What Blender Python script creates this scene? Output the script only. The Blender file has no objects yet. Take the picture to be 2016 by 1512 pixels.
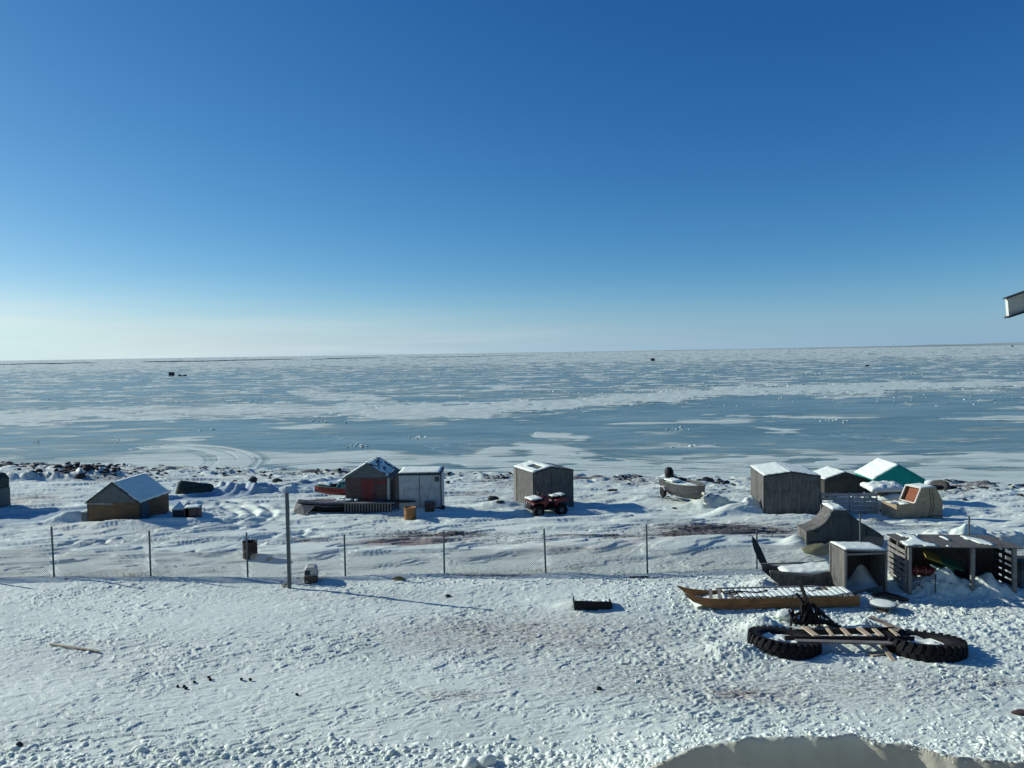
import bpy, math, random
from mathutils import Matrix, Vector
import numpy as np
sc = bpy.context.scene
R = math.radians
random.seed(7); rng = np.random.default_rng(11)

# ---------------------------------------------------------------- camera
F = 1500.; CZ = 8.2; PITCH = math.atan(62/F); ROLL = .0159
r0 = Vector((1,0,0)); u0 = Vector((0,math.sin(PITCH),math.cos(PITCH))); fw = Vector((0,math.cos(PITCH),-math.sin(PITCH)))
CR = r0*math.cos(ROLL)-u0*math.sin(ROLL); CU = u0*math.cos(ROLL)+r0*math.sin(ROLL)
cam = bpy.data.cameras.new("camera"); co = bpy.data.objects.new("camera", cam); sc.collection.objects.link(co); sc.camera = co
co.matrix_world = Matrix(((CR.x,CU.x,-fw.x,0),(CR.y,CU.y,-fw.y,0),(CR.z,CU.z,-fw.z,CZ),(0,0,0,1)))
cam.sensor_width = 36; cam.lens = 36*F/2016; cam.clip_start = .1; cam.clip_end = 90000

# ---------------------------------------------------------------- sky, sun, exposure
SUN_EL, SUN_AZ = 24., -70.
w = bpy.data.worlds.new("World"); sc.world = w; w.use_nodes = True
nt = w.node_tree; bg = nt.nodes['Background']; s = nt.nodes.new('ShaderNodeTexSky'); s.sky_type = 'NISHITA'
s.sun_disc = False; s.sun_elevation = R(SUN_EL); s.sun_rotation = R(SUN_AZ)
s.air_density = .7; s.dust_density = .3; s.ozone_density = 3.; s.altitude = 0
EXPO = 0.
# per-channel power on the sky colour: the deep polar blue of a phone exposure
sp = nt.nodes.new('ShaderNodeSeparateColor'); cb = nt.nodes.new('ShaderNodeCombineColor'); nt.links.new(s.outputs[0], sp.inputs[0])
for i, (e_, g_) in enumerate(((1.62,.285),(1.13,.725),(.805,1.43))):
    pw = nt.nodes.new('ShaderNodeMath'); pw.operation = 'POWER'; pw.inputs[1].default_value = e_
    ml = nt.nodes.new('ShaderNodeMath'); ml.operation = 'MULTIPLY'; ml.inputs[1].default_value = g_/2**EXPO
    mn = nt.nodes.new('ShaderNodeMath'); mn.operation = 'MINIMUM'; mn.inputs[1].default_value = (6.3, 8.6, 9.)[i]
    nt.links.new(sp.outputs[i], pw.inputs[0]); nt.links.new(pw.outputs[0], ml.inputs[0]); nt.links.new(ml.outputs[0], mn.inputs[0]); nt.links.new(mn.outputs[0], cb.inputs[i])
# low pale haze and thin cloud streaks just above the horizon (brighter towards the sun on the left)
def _m(op, a, b, clamp=False):
    q = nt.nodes.new('ShaderNodeMath'); q.operation = op; q.use_clamp = clamp
    for k_, v_ in enumerate((a, b)):
        if hasattr(v_, 'links'): nt.links.new(v_, q.inputs[k_])
        else: q.inputs[k_].default_value = v_
    return q.outputs[0]
tc = nt.nodes.new('ShaderNodeTexCoord'); sx = nt.nodes.new('ShaderNodeSeparateXYZ'); nt.links.new(tc.outputs['Generated'], sx.inputs[0])
mp = nt.nodes.new('ShaderNodeMapping'); mp.inputs['Scale'].default_value = (2.2,2.2,34); nt.links.new(tc.outputs['Generated'], mp.inputs[0])
cn = nt.nodes.new('ShaderNodeTexNoise'); cn.inputs['Scale'].default_value = 1.6; cn.inputs['Detail'].default_value = 5; nt.links.new(mp.outputs[0], cn.inputs['Vector'])
side = _m('MULTIPLY', _m('SUBTRACT', .62, sx.outputs[0]), .82, True)
hz = _m('POWER', _m('SUBTRACT', 1., _m('DIVIDE', sx.outputs[2], .115), True), 2.2)
cl = _m('MULTIPLY', _m('MULTIPLY', _m('SUBTRACT', cn.outputs[0], .44), 3.5, True), _m('MULTIPLY', hz, _m('POWER', side, 2.)))
hc = nt.nodes.new('ShaderNodeMix'); hc.data_type = 'RGBA'; hc.inputs[6].default_value = (2.55,4.3,6.1,1); hc.inputs[7].default_value = (6.5,8.1,8.6,1); nt.links.new(_m('POWER', side, 1.6), hc.inputs[0])
h1 = nt.nodes.new('ShaderNodeMix'); h1.data_type = 'RGBA'; nt.links.new(_m('MULTIPLY', hz, .85), h1.inputs[0]); nt.links.new(cb.outputs[0], h1.inputs[6]); nt.links.new(hc.outputs[2], h1.inputs[7])
h2 = nt.nodes.new('ShaderNodeMix'); h2.data_type = 'RGBA'; nt.links.new(_m('MULTIPLY', cl, .8, True), h2.inputs[0]); nt.links.new(h1.outputs[2], h2.inputs[6]); h2.inputs[7].default_value = (7.8,8.8,8.8,1)
nt.links.new(h2.outputs[2], bg.inputs[0]); bg.inputs[1].default_value = .10
sd = Vector((math.sin(R(SUN_AZ))*math.cos(R(SUN_EL)), math.cos(R(SUN_AZ))*math.cos(R(SUN_EL)), math.sin(R(SUN_EL))))
sl = bpy.data.lights.new("sun", 'SUN'); sl.energy = 5.; sl.angle = R(.5); sl.color = (1,.985,.87)
so = bpy.data.objects.new("sun", sl); sc.collection.objects.link(so); so.rotation_euler = sd.to_track_quat('Z','Y').to_euler()
sc.view_settings.view_transform = 'Standard'; sc.view_settings.look = 'None'; sc.view_settings.exposure = EXPO; sc.view_settings.gamma = 1

# ---------------------------------------------------------------- materials
def NT(name):
    m = bpy.data.materials.new(name); m.use_nodes = True
    t = m.node_tree; return m, t, t.nodes['Principled BSDF']
def nd(t, typ, **kw):
    n = t.nodes.new(typ)
    for k, v in kw.items(): setattr(n, k, v)
    return n
def noise(t, scale, detail=4, vec=None, rough=.6, dist=0):
    n = nd(t, 'ShaderNodeTexNoise'); n.inputs['Scale'].default_value = scale; n.inputs['Detail'].default_value = detail
    n.inputs['Roughness'].default_value = rough; n.inputs['Distortion'].default_value = dist
    if vec: t.links.new(vec, n.inputs['Vector'])
    return n
def mapping(t, sc_, coord='Object'):
    c = nd(t, 'ShaderNodeTexCoord'); m = nd(t, 'ShaderNodeMapping'); m.inputs['Scale'].default_value = sc_
    t.links.new(c.outputs[coord], m.inputs[0]); return m.outputs[0]
def ramp(t, inp, stops):
    r = nd(t, 'ShaderNodeValToRGB'); e = r.color_ramp.elements
    while len(e) < len(stops): e.new(.5)
    for i, (p, c) in enumerate(stops):
        e[i].position = p; e[i].color = (*c, 1) if len(c) == 3 else c
    t.links.new(inp, r.inputs[0]); return r.outputs[0]
def mixc(t, fac, a, b):
    m = nd(t, 'ShaderNodeMix'); m.data_type = 'RGBA'
    for sock, v in ((m.inputs[0], fac), (m.inputs[6], a), (m.inputs[7], b)):
        if hasattr(v, 'type') and hasattr(v, 'links'): t.links.new(v, sock)
        elif sock is m.inputs[0]: sock.default_value = v
        else: sock.default_value = (*v, 1)
    return m.outputs[2]
def math_(t, op, a, b=0, clamp=False):
    m = nd(t, 'ShaderNodeMath'); m.operation = op; m.use_clamp = clamp
    for sock, v in ((m.inputs[0], a), (m.inputs[1], b)):
        if hasattr(v, 'links'): t.links.new(v, sock)
        else: sock.default_value = v
    return m.outputs[0]
def bump(t, p, h, strength, dist):
    b = nd(t, 'ShaderNodeBump'); b.inputs['Strength'].default_value = strength; b.inputs['Distance'].default_value = dist
    t.links.new(h, b.inputs['Height']); t.links.new(b.outputs[0], p.inputs['Normal'])
def mat(name, col, rough=.8, metal=0, var=.35, grain=(6,6,6), scale=1., bmp=.3, bd=.01, dark=None, stain=0, coat=0):
    """procedural material: colour varied by a stretched noise plus larger stains"""
    m, t, p = NT(name); p.inputs['Roughness'].default_value = rough; p.inputs['Specular IOR Level'].default_value = .25; p.inputs['Metallic'].default_value = metal
    v = mapping(t, grain); n = noise(t, scale, 6, v)
    dk = dark or tuple(c*(1-var) for c in col); lt = tuple(min(1, c*(1+var*.5)) for c in col)
    c = ramp(t, n.outputs[0], [(.3, dk), (.7, lt)])
    if stain:
        n2 = noise(t, 2.2, 5, mapping(t, (1,1,1)))
        f = ramp(t, n2.outputs[0], [(.52, (0,0,0)), (.66, (stain,)*3)])
        c = mixc(t, f, c, tuple(x*.45 for x in col))
    t.links.new(c, p.inputs['Base Color'])
    if coat: p.inputs['Coat Weight'].default_value = coat
    if bmp: bump(t, p, n.outputs[0], bmp, bd)
    return m
M = {}
M['plywood'] = mat('plywood', (.34,.27,.18), .85, grain=(3,3,14), stain=.5)
M['plywood_grey'] = mat('weathered_plywood', (.125,.125,.118), .88, grain=(11,11,1.2), stain=.75, var=.5)
M['plywood_dark'] = mat('dark_plywood', (.05,.048,.046), .88, grain=(9,9,2), stain=.6)
M['brown_board'] = mat('brown_board', (.13,.085,.05), .85, grain=(2,2,16), stain=.3)
M['plank_red'] = mat('runner_wood', (.26,.13,.055), .8, grain=(1.2,8,14), stain=.6, var=.45)
M['plank'] = mat('bare_plank', (.46,.37,.26), .8, grain=(8,2,8), var=.25)
M['plank_grey'] = mat('grey_plank', (.20,.195,.185), .9, grain=(2,8,12), stain=.4)
M['plank_dark'] = mat('dark_plank', (.035,.03,.028), .85, grain=(2,9,9))
M['grey_paint'] = mat('grey_paint', (.10,.12,.13), .8, grain=(3,3,8), var=.2, stain=.3)
M['dark_trim'] = mat('dark_trim', (.035,.04,.045), .7)
M['maroon'] = mat('maroon_panel', (.095,.065,.065), .85, grain=(3,3,10), stain=.6, var=.4)
M['red_door'] = mat('red_door', (.14,.025,.03), .6, grain=(3,3,8), stain=.3)
M['white_panel'] = mat('white_panel', (.36,.40,.42), .7, grain=(5,5,2), var=.22, stain=.5)
M['blue_board'] = mat('blue_board', (.055,.09,.12), .8, grain=(3,3,8))
M['teal'] = mat('teal_panel', (.0,.24,.21), .7, var=.15, grain=(3,3,4))
M['steel'] = mat('galvanised_steel', (.10,.12,.128), .6, .3, var=.25, grain=(20,20,4))
M['wire'] = mat('fence_wire', (.15,.175,.185), .5, .3, var=.1)
M['rubber'] = mat('tyre_rubber', (.006,.006,.008), .8, var=.5, grain=(14,14,14), bmp=.5)
M['black_plastic'] = mat('black_plastic', (.006,.007,.01), .6, var=.4)
M['black_iron'] = mat('rusty_black_iron', (.009,.008,.008), .8, var=.5, stain=.4)
M['orange_drum'] = mat('ochre_drum_paint', (.27,.135,.05), .7, var=.35, grain=(4,4,9), stain=.5)
M['rust_drum'] = mat('rusted_drum_steel', (.04,.028,.027), .8, var=.5, grain=(5,5,9), stain=.5)
M['red_plastic'] = mat('red_plastic', (.11,.008,.012), .45, var=.25, coat=.2)
M['red_hull'] = mat('red_hull_paint', (.14,.02,.02), .6, var=.3, stain=.3)
M['teal_hull'] = mat('teal_hull_paint', (.05,.17,.17), .6, var=.3)
M['aluminium'] = mat('dull_aluminium', (.075,.08,.08), .55, .3, var=.3, grain=(2,2,8), stain=.4)
M['dark_canvas'] = mat('dark_green_canvas', (.035,.055,.05), .8, var=.5, grain=(3,3,3), bmp=.6, bd=.03)
M['grey_canvas'] = mat('weathered_grey_canvas', (.075,.085,.085), .9, var=.25, grain=(3,3,1), stain=.5, bmp=.5, bd=.02)
M['grey_tarp'] = mat('grey_tarp', (.17,.16,.17), .7, var=.35, grain=(4,4,2), bmp=.7, bd=.04)
M['pet_top'] = mat('pale_grey_plastic', (.42,.43,.42), .5, var=.2)
M['pet_bottom'] = mat('dark_brown_plastic', (.06,.045,.045), .5, var=.3)
M['rock'] = mat('dark_rock', (.036,.038,.042), .9, var=.6, grain=(5,5,5), scale=1.3, bmp=.8, bd=.04)
M['lichen_rock'] = mat('lichen_rock', (.15,.155,.08), .9, var=.45, grain=(4,4,4), bmp=.8, bd=.04)
M['yellow_foam'] = mat('olive_yellow_foam', (.20,.165,.03), .7, var=.25)
M['green_foam'] = mat('green_foam', (.02,.10,.06), .7, var=.25)
M['rust_inner'] = mat('rust_brown_lining', (.20,.07,.035), .8, var=.3, stain=.3)
M['siding'] = mat('tan_siding', (.20,.165,.10), .8, var=.12, grain=(1,1,8))
M['fascia'] = mat('grey_fascia', (.55,.60,.55), .8, var=.12, grain=(3,3,3))
M['white_paint'] = mat('chipped_white_paint', (.62,.60,.55), .7, var=.25, stain=.5)
M['grass'] = mat('dead_grass', (.30,.22,.12), .9, var=.3)
M['pallet_wood'] = mat('pale_pallet_wood', (.40,.375,.34), .9, grain=(2,8,12), stain=.4)
M['glass_dark'] = mat('dark_glass', (.01,.012,.016), .15, var=.1, bmp=0)
M['olive'] = mat('olive_drum', (.07,.06,.02), .7)

# snow used on objects
def snow_mat(name, col=(.76,.84,.775), b=.5, bd=.02, sca=9.):
    m, t, p = NT(name); p.inputs['Roughness'].default_value = .65; p.inputs['Specular IOR Level'].default_value = .25
    v = mapping(t, (1,1,1)); n = noise(t, sca, 8, v, .65)
    c = ramp(t, n.outputs[0], [(.25, tuple(x*.9 for x in col)), (.75, col)])
    t.links.new(c, p.inputs['Base Color']); bump(t, p, n.outputs[0], b, bd); return m
M['snow'] = snow_mat('snow_cover')
M['snow_block'] = snow_mat('snow_chunk', b=.6, bd=.02, sca=14.)

def ground_mat():
    m, t, p = NT('windblown_snow'); p.inputs['Roughness'].default_value = .62; p.inputs['Specular IOR Level'].default_value = .25
    v = mapping(t, (1,1,1)); vs = mapping(t, (.45,1.6,1))
    n1 = noise(t, 7., 8, vs, .7); n2 = noise(t, .35, 5, v)
    c = ramp(t, n2.outputs[0], [(.3, (.575,.655,.60)), (.7, (.72,.795,.72))])
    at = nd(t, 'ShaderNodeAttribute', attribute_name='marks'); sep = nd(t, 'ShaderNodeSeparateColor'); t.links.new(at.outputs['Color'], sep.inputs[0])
    # packed tracks
    n5 = noise(t, 1.2, 5, mapping(t, (.5,3,1)))
    pk = math_(t, 'MULTIPLY', sep.outputs[1], math_(t, 'ADD', n5.outputs[0], .35), True)
    c = mixc(t, pk, c, (.33,.43,.50))
    # dirt showing through
    n3 = noise(t, 3.2, 8, mapping(t, (.35,1.7,1)), .75); 
    f = math_(t, 'ADD', math_(t, 'MULTIPLY', sep.outputs[0], 1.0), math_(t, 'MULTIPLY', n3.outputs[0], 1.9))
    f = math_(t, 'MULTIPLY', math_(t, 'SUBTRACT', f, 1.50), 5., True)
    n4 = noise(t, 14, 6, v); dc = ramp(t, n4.outputs[0], [(.3, (.030,.026,.024)), (.75, (.12,.10,.09))])
    c = mixc(t, f, c, dc)
    n8 = noise(t, 16, 5, mapping(t, (.6,1.3,1)), .6); gr = math_(t, 'MULTIPLY', math_(t, 'SUBTRACT', sep.outputs[0], .10, True), 2.6, True)
    gr = math_(t, 'MULTIPLY', gr, ramp(t, n8.outputs[0], [(.47, (0,0,0)), (.57, (1,1,1))]))
    c = mixc(t, gr, c, (.20,.19,.175))
    # faint pinkish / ochre stain
    n6 = noise(t, 1.5, 6, mapping(t, (.6,2,1)), .7)
    f2 = math_(t, 'MULTIPLY', sep.outputs[2], ramp(t, n6.outputs[0], [(.4, (0,0,0)), (.62, (1,1,1))]))
    c = mixc(t, f2, c, (.46,.38,.34))
    c = mixc(t, math_(t, 'MULTIPLY', at.outputs['Alpha'], math_(t, 'ADD', n2.outputs[0], .3), True), c, (.47,.44,.355))  # warmer, darker tone on the near face of the bank
    t.links.new(c, p.inputs['Base Color']); bump(t, p, n1.outputs[0], .55, .03)
    return m
M['ground'] = ground_mat()

def ice_mat():
    m, t, p = NT('sea_ice')
    v = mapping(t, (.06,.16,1)); vf = mapping(t, (.25,1.3,1))
    n1 = noise(t, 1., 7, v, .65); n2 = noise(t, .5, 8, vf, .7)
    ice = ramp(t, n1.outputs[0], [(.36, (.10,.155,.125)), (.5, (.15,.22,.18)), (.64, (.235,.305,.26))])
    # hairline cracks
    vo = nd(t, 'ShaderNodeTexVoronoi', feature='DISTANCE_TO_EDGE'); vo.inputs['Scale'].default_value = .035
    nn = noise(t, .08, 4, mapping(t, (1,1,1))); va = nd(t, 'ShaderNodeVectorMath', operation='ADD')
    sc1 = nd(t, 'ShaderNodeVectorMath', operation='SCALE'); sc1.inputs['Scale'].default_value = 14.
    t.links.new(nn.outputs['Color'], sc1.inputs[0]); t.links.new(mapping(t, (.6,1,1)), va.inputs[0]); t.links.new(sc1.outputs[0], va.inputs[1]); t.links.new(va.outputs[0], vo.inputs['Vector'])
    cr = ramp(t, vo.outputs['Distance'], [(0, (.55,)*3), (.006, (0,0,0))])
    ice = mixc(t, cr, ice, (.45,.55,.58))
    at = nd(t, 'ShaderNodeAttribute', attribute_name='snowy'); 
    sn = ramp(t, n2.outputs[0], [(.3, (.38,.48,.46)), (.7, (.58,.67,.63))])
    fac = math_(t, 'ADD', at.outputs['Fac'], math_(t, 'MULTIPLY', math_(t, 'SUBTRACT', n2.outputs[0], .5), 1.3))
    fac = math_(t, 'MULTIPLY', math_(t, 'SUBTRACT', fac, .24), 1.9, True)
    t.links.new(mixc(t, fac, ice, sn), p.inputs['Base Color'])
    rr = nd(t, 'ShaderNodeMapRange'); rr.inputs['To Min'].default_value = .26; rr.inputs['To Max'].default_value = .8
    t.links.new(fac, rr.inputs[0]); t.links.new(rr.outputs[0], p.inputs['Roughness'])
    p.inputs['Specular IOR Level'].default_value = .42
    bump(t, p, n2.outputs[0], .35, .05)
    return m
M['ice'] = ice_mat()

# ---------------------------------------------------------------- numpy noise
_perm = rng.permutation(4096); _g = rng.uniform(0, 2*np.pi, 4096); _gx, _gy = np.cos(_g), np.sin(_g)
def pn(x, y, seed=0):
    x = np.asarray(x, float)+seed*17.31; y = np.asarray(y, float)+seed*9.77
    xi = np.floor(x).astype(np.int64); yi = np.floor(y).astype(np.int64); fx = x-xi; fy = y-yi
    def g(a, b, dx, dy):
        h = _perm[(_perm[a & 4095]+b) & 4095]; return _gx[h]*dx+_gy[h]*dy
    u = fx*fx*fx*(fx*(fx*6-15)+10); v = fy*fy*fy*(fy*(fy*6-15)+10)
    a = g(xi, yi, fx, fy); b = g(xi+1, yi, fx-1, fy); c = g(xi, yi+1, fx, fy-1); d = g(xi+1, yi+1, fx-1, fy-1)
    return ((a*(1-u)+b*u)*(1-v)+(c*(1-u)+d*u)*v)*1.5
def fbm(x, y, o=4, seed=0):
    r = 0; a = 1; f = 1
    for i in range(o): r = r+a*pn(x*f, y*f, seed+i); a *= .5; f *= 2.03
    return r
def ss(a, b, x):
    t_ = np.clip((x-a)/(b-a), 0, 1); return t_*t_*(3-2*t_)

# ---------------------------------------------------------------- pixel <-> world
def ray(px, py):
    d = fw+CR*((px-1008)/F)+CU*((756-py)/F); return d
def shore(x): return 60-.22*x
ICE = -1.4
def Hbase(x, y):
    s_ = shore(x)-y
    return np.where(s_ > 0, ICE-.02+1.42*ss(0, 26, s_), ICE-.02+np.maximum(s_, -6)*.06)
BUMPS = []
def Hs(x, y):
    """smooth height: beach profile, drifts and the ploughed bank under the window"""
    h = Hbase(x, y)
    for (bx, by, sx, sy, a, hh) in BUMPS:
        dx = x-bx; dy = y-by; c, s_ = math.cos(a), math.sin(a)
        e_ = np.exp(-((dx*c+dy*s_)/sx)**2-((-dx*s_+dy*c)/sy)**2); h = h+hh*e_*(1+(.45*pn(np.asarray(x)/.9, np.asarray(y)/.7, 50)+.25*pn(np.asarray(x)/.35, np.asarray(y)/.3, 51) if hh > .45 else 0))
    return h+bank(x, y)
def bank(x, y):
    # ploughed drift with a sharp crest and a steep side towards the house
    cx = [-30, .9, 1.9, 3.1, 4.6, 6.0, 7.0, 7.7, 8.6, 30]
    cy = [13.2, 13.2, 13.25, 13.4, 13.55, 13.5, 13.35, 13.1, 13.0, 13.0]
    ch = [.0, .0, .58, 1.06, 1.19, 1.18, 1.05, 1.0, .92, .86]
    yc = np.interp(x, cx, cy)+pn(np.asarray(x)*1.3, 0*np.asarray(x), 5)*.10+pn(np.asarray(x)*4, 0*np.asarray(x), 6)*.035; hc = np.interp(x, cx, ch)*(1+.04*pn(np.asarray(x)*2.2, 0*np.asarray(x), 7))
    d = np.asarray(y)-yc
    back = np.exp(-(np.maximum(d, 0)/.85)**1.3)
    front = np.clip(1+d/.50, 0, 1)
    return hc*np.where(d > 0, back, front)
def G(px, py, base=False):
    """point on the ground seen at photo pixel (px, py)"""
    f = Hbase if base else Hs
    d = ray(px, py); lo, hi = 5., 140.
    ts = np.linspace(9, 140, 1500); X = d.x*ts; Y = d.y*ts; Z = CZ+d.z*ts
    below = np.where(Z < f(X, Y))[0]; k = below[0] if len(below) else -1
    a, b = ts[max(k-1, 0)], ts[k]
    for _ in range(20):
        m_ = (a+b)/2
        if CZ+d.z*m_ < f(d.x*m_, d.y*m_): b = m_
        else: a = m_
    return Vector((d.x*b, d.y*b, float(f(d.x*b, d.y*b))))
def Gice(px, py):
    d = ray(px, py); t_ = (ICE-CZ)/d.z; return Vector((d.x*t_, d.y*t_, ICE))
def proj(P):
    v = Vector((P[0], P[1], P[2]-CZ)); z = v.dot(fw); return 1008+F*v.dot(CR)/z, 756-F*v.dot(CU)/z
def Zat(P, py):
    """height above P's foot at which the vertical through P meets photo row py"""
    lo, hi = P.z-3, P.z+12
    for _ in range(30):
        m_ = (lo+hi)/2
        if proj((P.x, P.y, m_))[1] > py: lo = m_
        else: hi = m_
    return lo-P.z
def along(P, ang, px):
    """signed distance from P in direction ang (radians) until photo column px"""
    dx, dy = math.cos(ang), math.sin(ang); lo, hi = 0., 12.
    f0 = proj(P)[0]-px; hi = 0.
    while hi < 14:
        hi += .05
        q = proj((P.x+dx*hi, P.y+dy*hi, P.z))[0]-px
        if q*f0 <= 0: return hi
    return hi
def zg(x, y): return float(Hs(np.float64(x), np.float64(y)))

# ---------------------------------------------------------------- object helpers
def link(o): sc.collection.objects.link(o); return o
def mesh_np(name, V, faces, mats, smooth=False, parent=None):
    """faces: (n,k) int array, all the same size"""
    me = bpy.data.meshes.new(name); V = np.asarray(V, np.float32); faces = np.asarray(faces, np.int32); k = faces.shape[1]
    me.vertices.add(len(V)); me.vertices.foreach_set('co', V.ravel())
    me.loops.add(faces.size); me.loops.foreach_set('vertex_index', faces.ravel())
    me.polygons.add(len(faces)); me.polygons.foreach_set('loop_start', np.arange(0, faces.size, k, dtype=np.int32)); me.polygons.foreach_set('loop_total', np.full(len(faces), k, np.int32))
    me.update(calc_edges=True)
    if smooth: me.polygons.foreach_set('use_smooth', np.ones(len(faces), bool))
    me.materials.append(mats); o = link(bpy.data.objects.new(name, me))
    if parent: o.parent = parent
    return o
def tag(o, label=None, cat=None, group=None, kind=None):
    for k, v in (('label', label), ('category', cat), ('group', group), ('kind', kind)):
        if v: o[k] = v
    return o
def thing(name, label, cat, loc, rz=0, group=None):
    o = link(bpy.data.objects.new(name, None)); o.empty_display_size = .3
    o.location = loc; o.rotation_euler = (0, 0, rz) if not isinstance(rz, tuple) else rz
    return tag(o, label, cat, group)
class MB:
    def __init__(s): s.v = []; s.f = []
    def add(s, vs, fs):
        n = len(s.v); s.v += [tuple(v) for v in vs]; s.f += [tuple(i+n for i in f) for f in fs]; return s
    def box(s, x0, x1, y0, y1, z0, z1):
        return s.add([(x0,y0,z0),(x1,y0,z0),(x1,y1,z0),(x0,y1,z0),(x0,y0,z1),(x1,y0,z1),(x1,y1,z1),(x0,y1,z1)],
            [(0,3,2,1),(4,5,6,7),(0,1,5,4),(1,2,6,5),(2,3,7,6),(3,0,4,7)])
    def beam(s, p, q, w_, h, up=(0,0,1)):
        p = Vector(p); q = Vector(q); d = (q-p).normalized(); u = Vector(up)
        if abs(d.dot(u)) > .97: u = Vector((0,1,0))
        r = d.cross(u).normalized(); u = r.cross(d)
        r = r*w_/2; u = u*h/2
        return s.add([p-r-u, p+r-u, p+r+u, p-r+u, q-r-u, q+r-u, q+r+u, q-r+u], [(0,1,2,3),(7,6,5,4),(0,4,5,1),(1,5,6,2),(2,6,7,3),(3,7,4,0)])
    def tube(s, pts, r, n=8, cap=True):
        rings = []; pts = [Vector(p) for p in pts]; rs = r if isinstance(r, (list, tuple)) else [r]*len(pts); b = len(s.v)
        for i, p in enumerate(pts):
            d = (pts[min(i+1, len(pts)-1)]-pts[max(i-1, 0)]).normalized(); u = Vector((0,0,1)) if abs(d.z) < .9 else Vector((0,1,0))
            a = d.cross(u).normalized(); c = a.cross(d)
            s.v += [tuple(p+(a*math.cos(2*math.pi*k/n)+c*math.sin(2*math.pi*k/n))*rs[i]) for k in range(n)]
        for i in range(len(pts)-1):
            for k in range(n): s.f.append((b+i*n+k, b+i*n+(k+1)%n, b+(i+1)*n+(k+1)%n, b+(i+1)*n+k))
        if cap: s.f.append(tuple(b+k for k in range(n))[::-1]); s.f.append(tuple(b+(len(pts)-1)*n+k for k in range(n)))
        return s
    def lathe(s, prof, n=32, c=(0,0,0), axis='z'):
        b = len(s.v)
        for (r, z) in prof:
            for k in range(n):
                a = 2*math.pi*k/n; x, y = r*math.cos(a), r*math.sin(a)
                s.v.append((c[0]+x, c[1]+y, c[2]+z) if axis == 'z' else (c[0]+x, c[1]+z, c[2]+y))
        for i in range(len(prof)-1):
            for k in range(n): s.f.append((b+i*n+k, b+i*n+(k+1)%n, b+(i+1)*n+(k+1)%n, b+(i+1)*n+k))
        return s
    def prism(s, prof, y0, y1):
        """profile in x,z extruded along y"""
        n = len(prof)
        return s.add([(x,y0,z) for x, z in prof]+[(x,y1,z) for x, z in prof],
            [tuple(range(n)), tuple(range(2*n-1, n-1, -1))]+[(i, i+n, (i+1)%n+n, (i+1)%n) for i in range(n)])
    def obj(s, name, m, parent=None, smooth=False, bevel=0, solid=0, loc=None, sub=0):
        me = bpy.data.meshes.new(name); me.from_pydata(s.v, [], s.f); me.materials.append(M[m]); me.update()
        import bmesh
        bm = bmesh.new(); bm.from_mesh(me); bmesh.ops.recalc_face_normals(bm, faces=bm.faces); bm.to_mesh(me); bm.free()
        o = link(bpy.data.objects.new(name, me)); o.parent = parent
        if loc is not None: o.location = loc
        if smooth:
            for p in me.polygons: p.use_smooth = True
        if solid: md = o.modifiers.new('s', 'SOLIDIFY'); md.thickness = solid; md.offset = 0
        if sub: md = o.modifiers.new('u', 'SUBSURF'); md.levels = md.render_levels = sub
        if bevel: md = o.modifiers.new('b', 'BEVEL'); md.width = bevel; md.segments = 2; md.limit_method = 'ANGLE'
        return o
def snowslab(name, quad, th, parent, n=(18, 14), seed=1, cover=None, edge=.12, mat_='snow'):
    """lumpy snow layer on a quad (4 corners in order): wavy edge, thinning out; cover(u,v) cuts holes"""
    A, B, C, D = [Vector(q) for q in quad]; nu, nv = n; nrm = (B-A).cross(D-A).normalized()
    if nrm.z < 0: nrm = -nrm
    V = []; Fc = []; idx = {}
    def P(u, v): return (A*(1-u)+B*u)*(1-v)+(D*(1-u)+C*u)*v
    for lay in (0, 1):
        for j in range(nv+1):
            for i in range(nu+1):
                u, v = i/nu, j/nv; e = min(u, 1-u, v, 1-v)
                k = float(pn(u*7+seed, v*7+seed*2, 3)); hgt = th*(min(1, e/edge+.25))**.5*(1+.45*k)
                uu = u+(.02*float(pn(v*9, seed, 1)) if e < .02 else 0); vv = v+(.02*float(pn(u*9, seed, 2)) if e < .02 else 0)
                V.append(P(uu, vv)+nrm*(.008 if lay == 0 else .012+max(.004, hgt)))
    N = (nu+1)*(nv+1)
    on = lambda i, j: 0 <= i < nu and 0 <= j < nv and (cover is None or cover((i+.5)/nu, (j+.5)/nv))
    for j in range(nv):
        for i in range(nu):
            if not on(i, j): continue
            a, b, c, d = j*(nu+1)+i, j*(nu+1)+i+1, (j+1)*(nu+1)+i+1, (j+1)*(nu+1)+i
            Fc.append((a+N, b+N, c+N, d+N)); Fc.append((d, c, b, a))
            if not on(i, j-1): Fc.append((a, b, b+N, a+N))
            if not on(i+1, j): Fc.append((b, c, c+N, b+N))
            if not on(i, j+1): Fc.append((c, d, d+N, c+N))
            if not on(i-1, j): Fc.append((d, a, a+N, d+N))
    m = MB(); m.v = [tuple(v) for v in V]; m.f = Fc
    return m.obj(name, mat_, parent, smooth=True)
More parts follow.
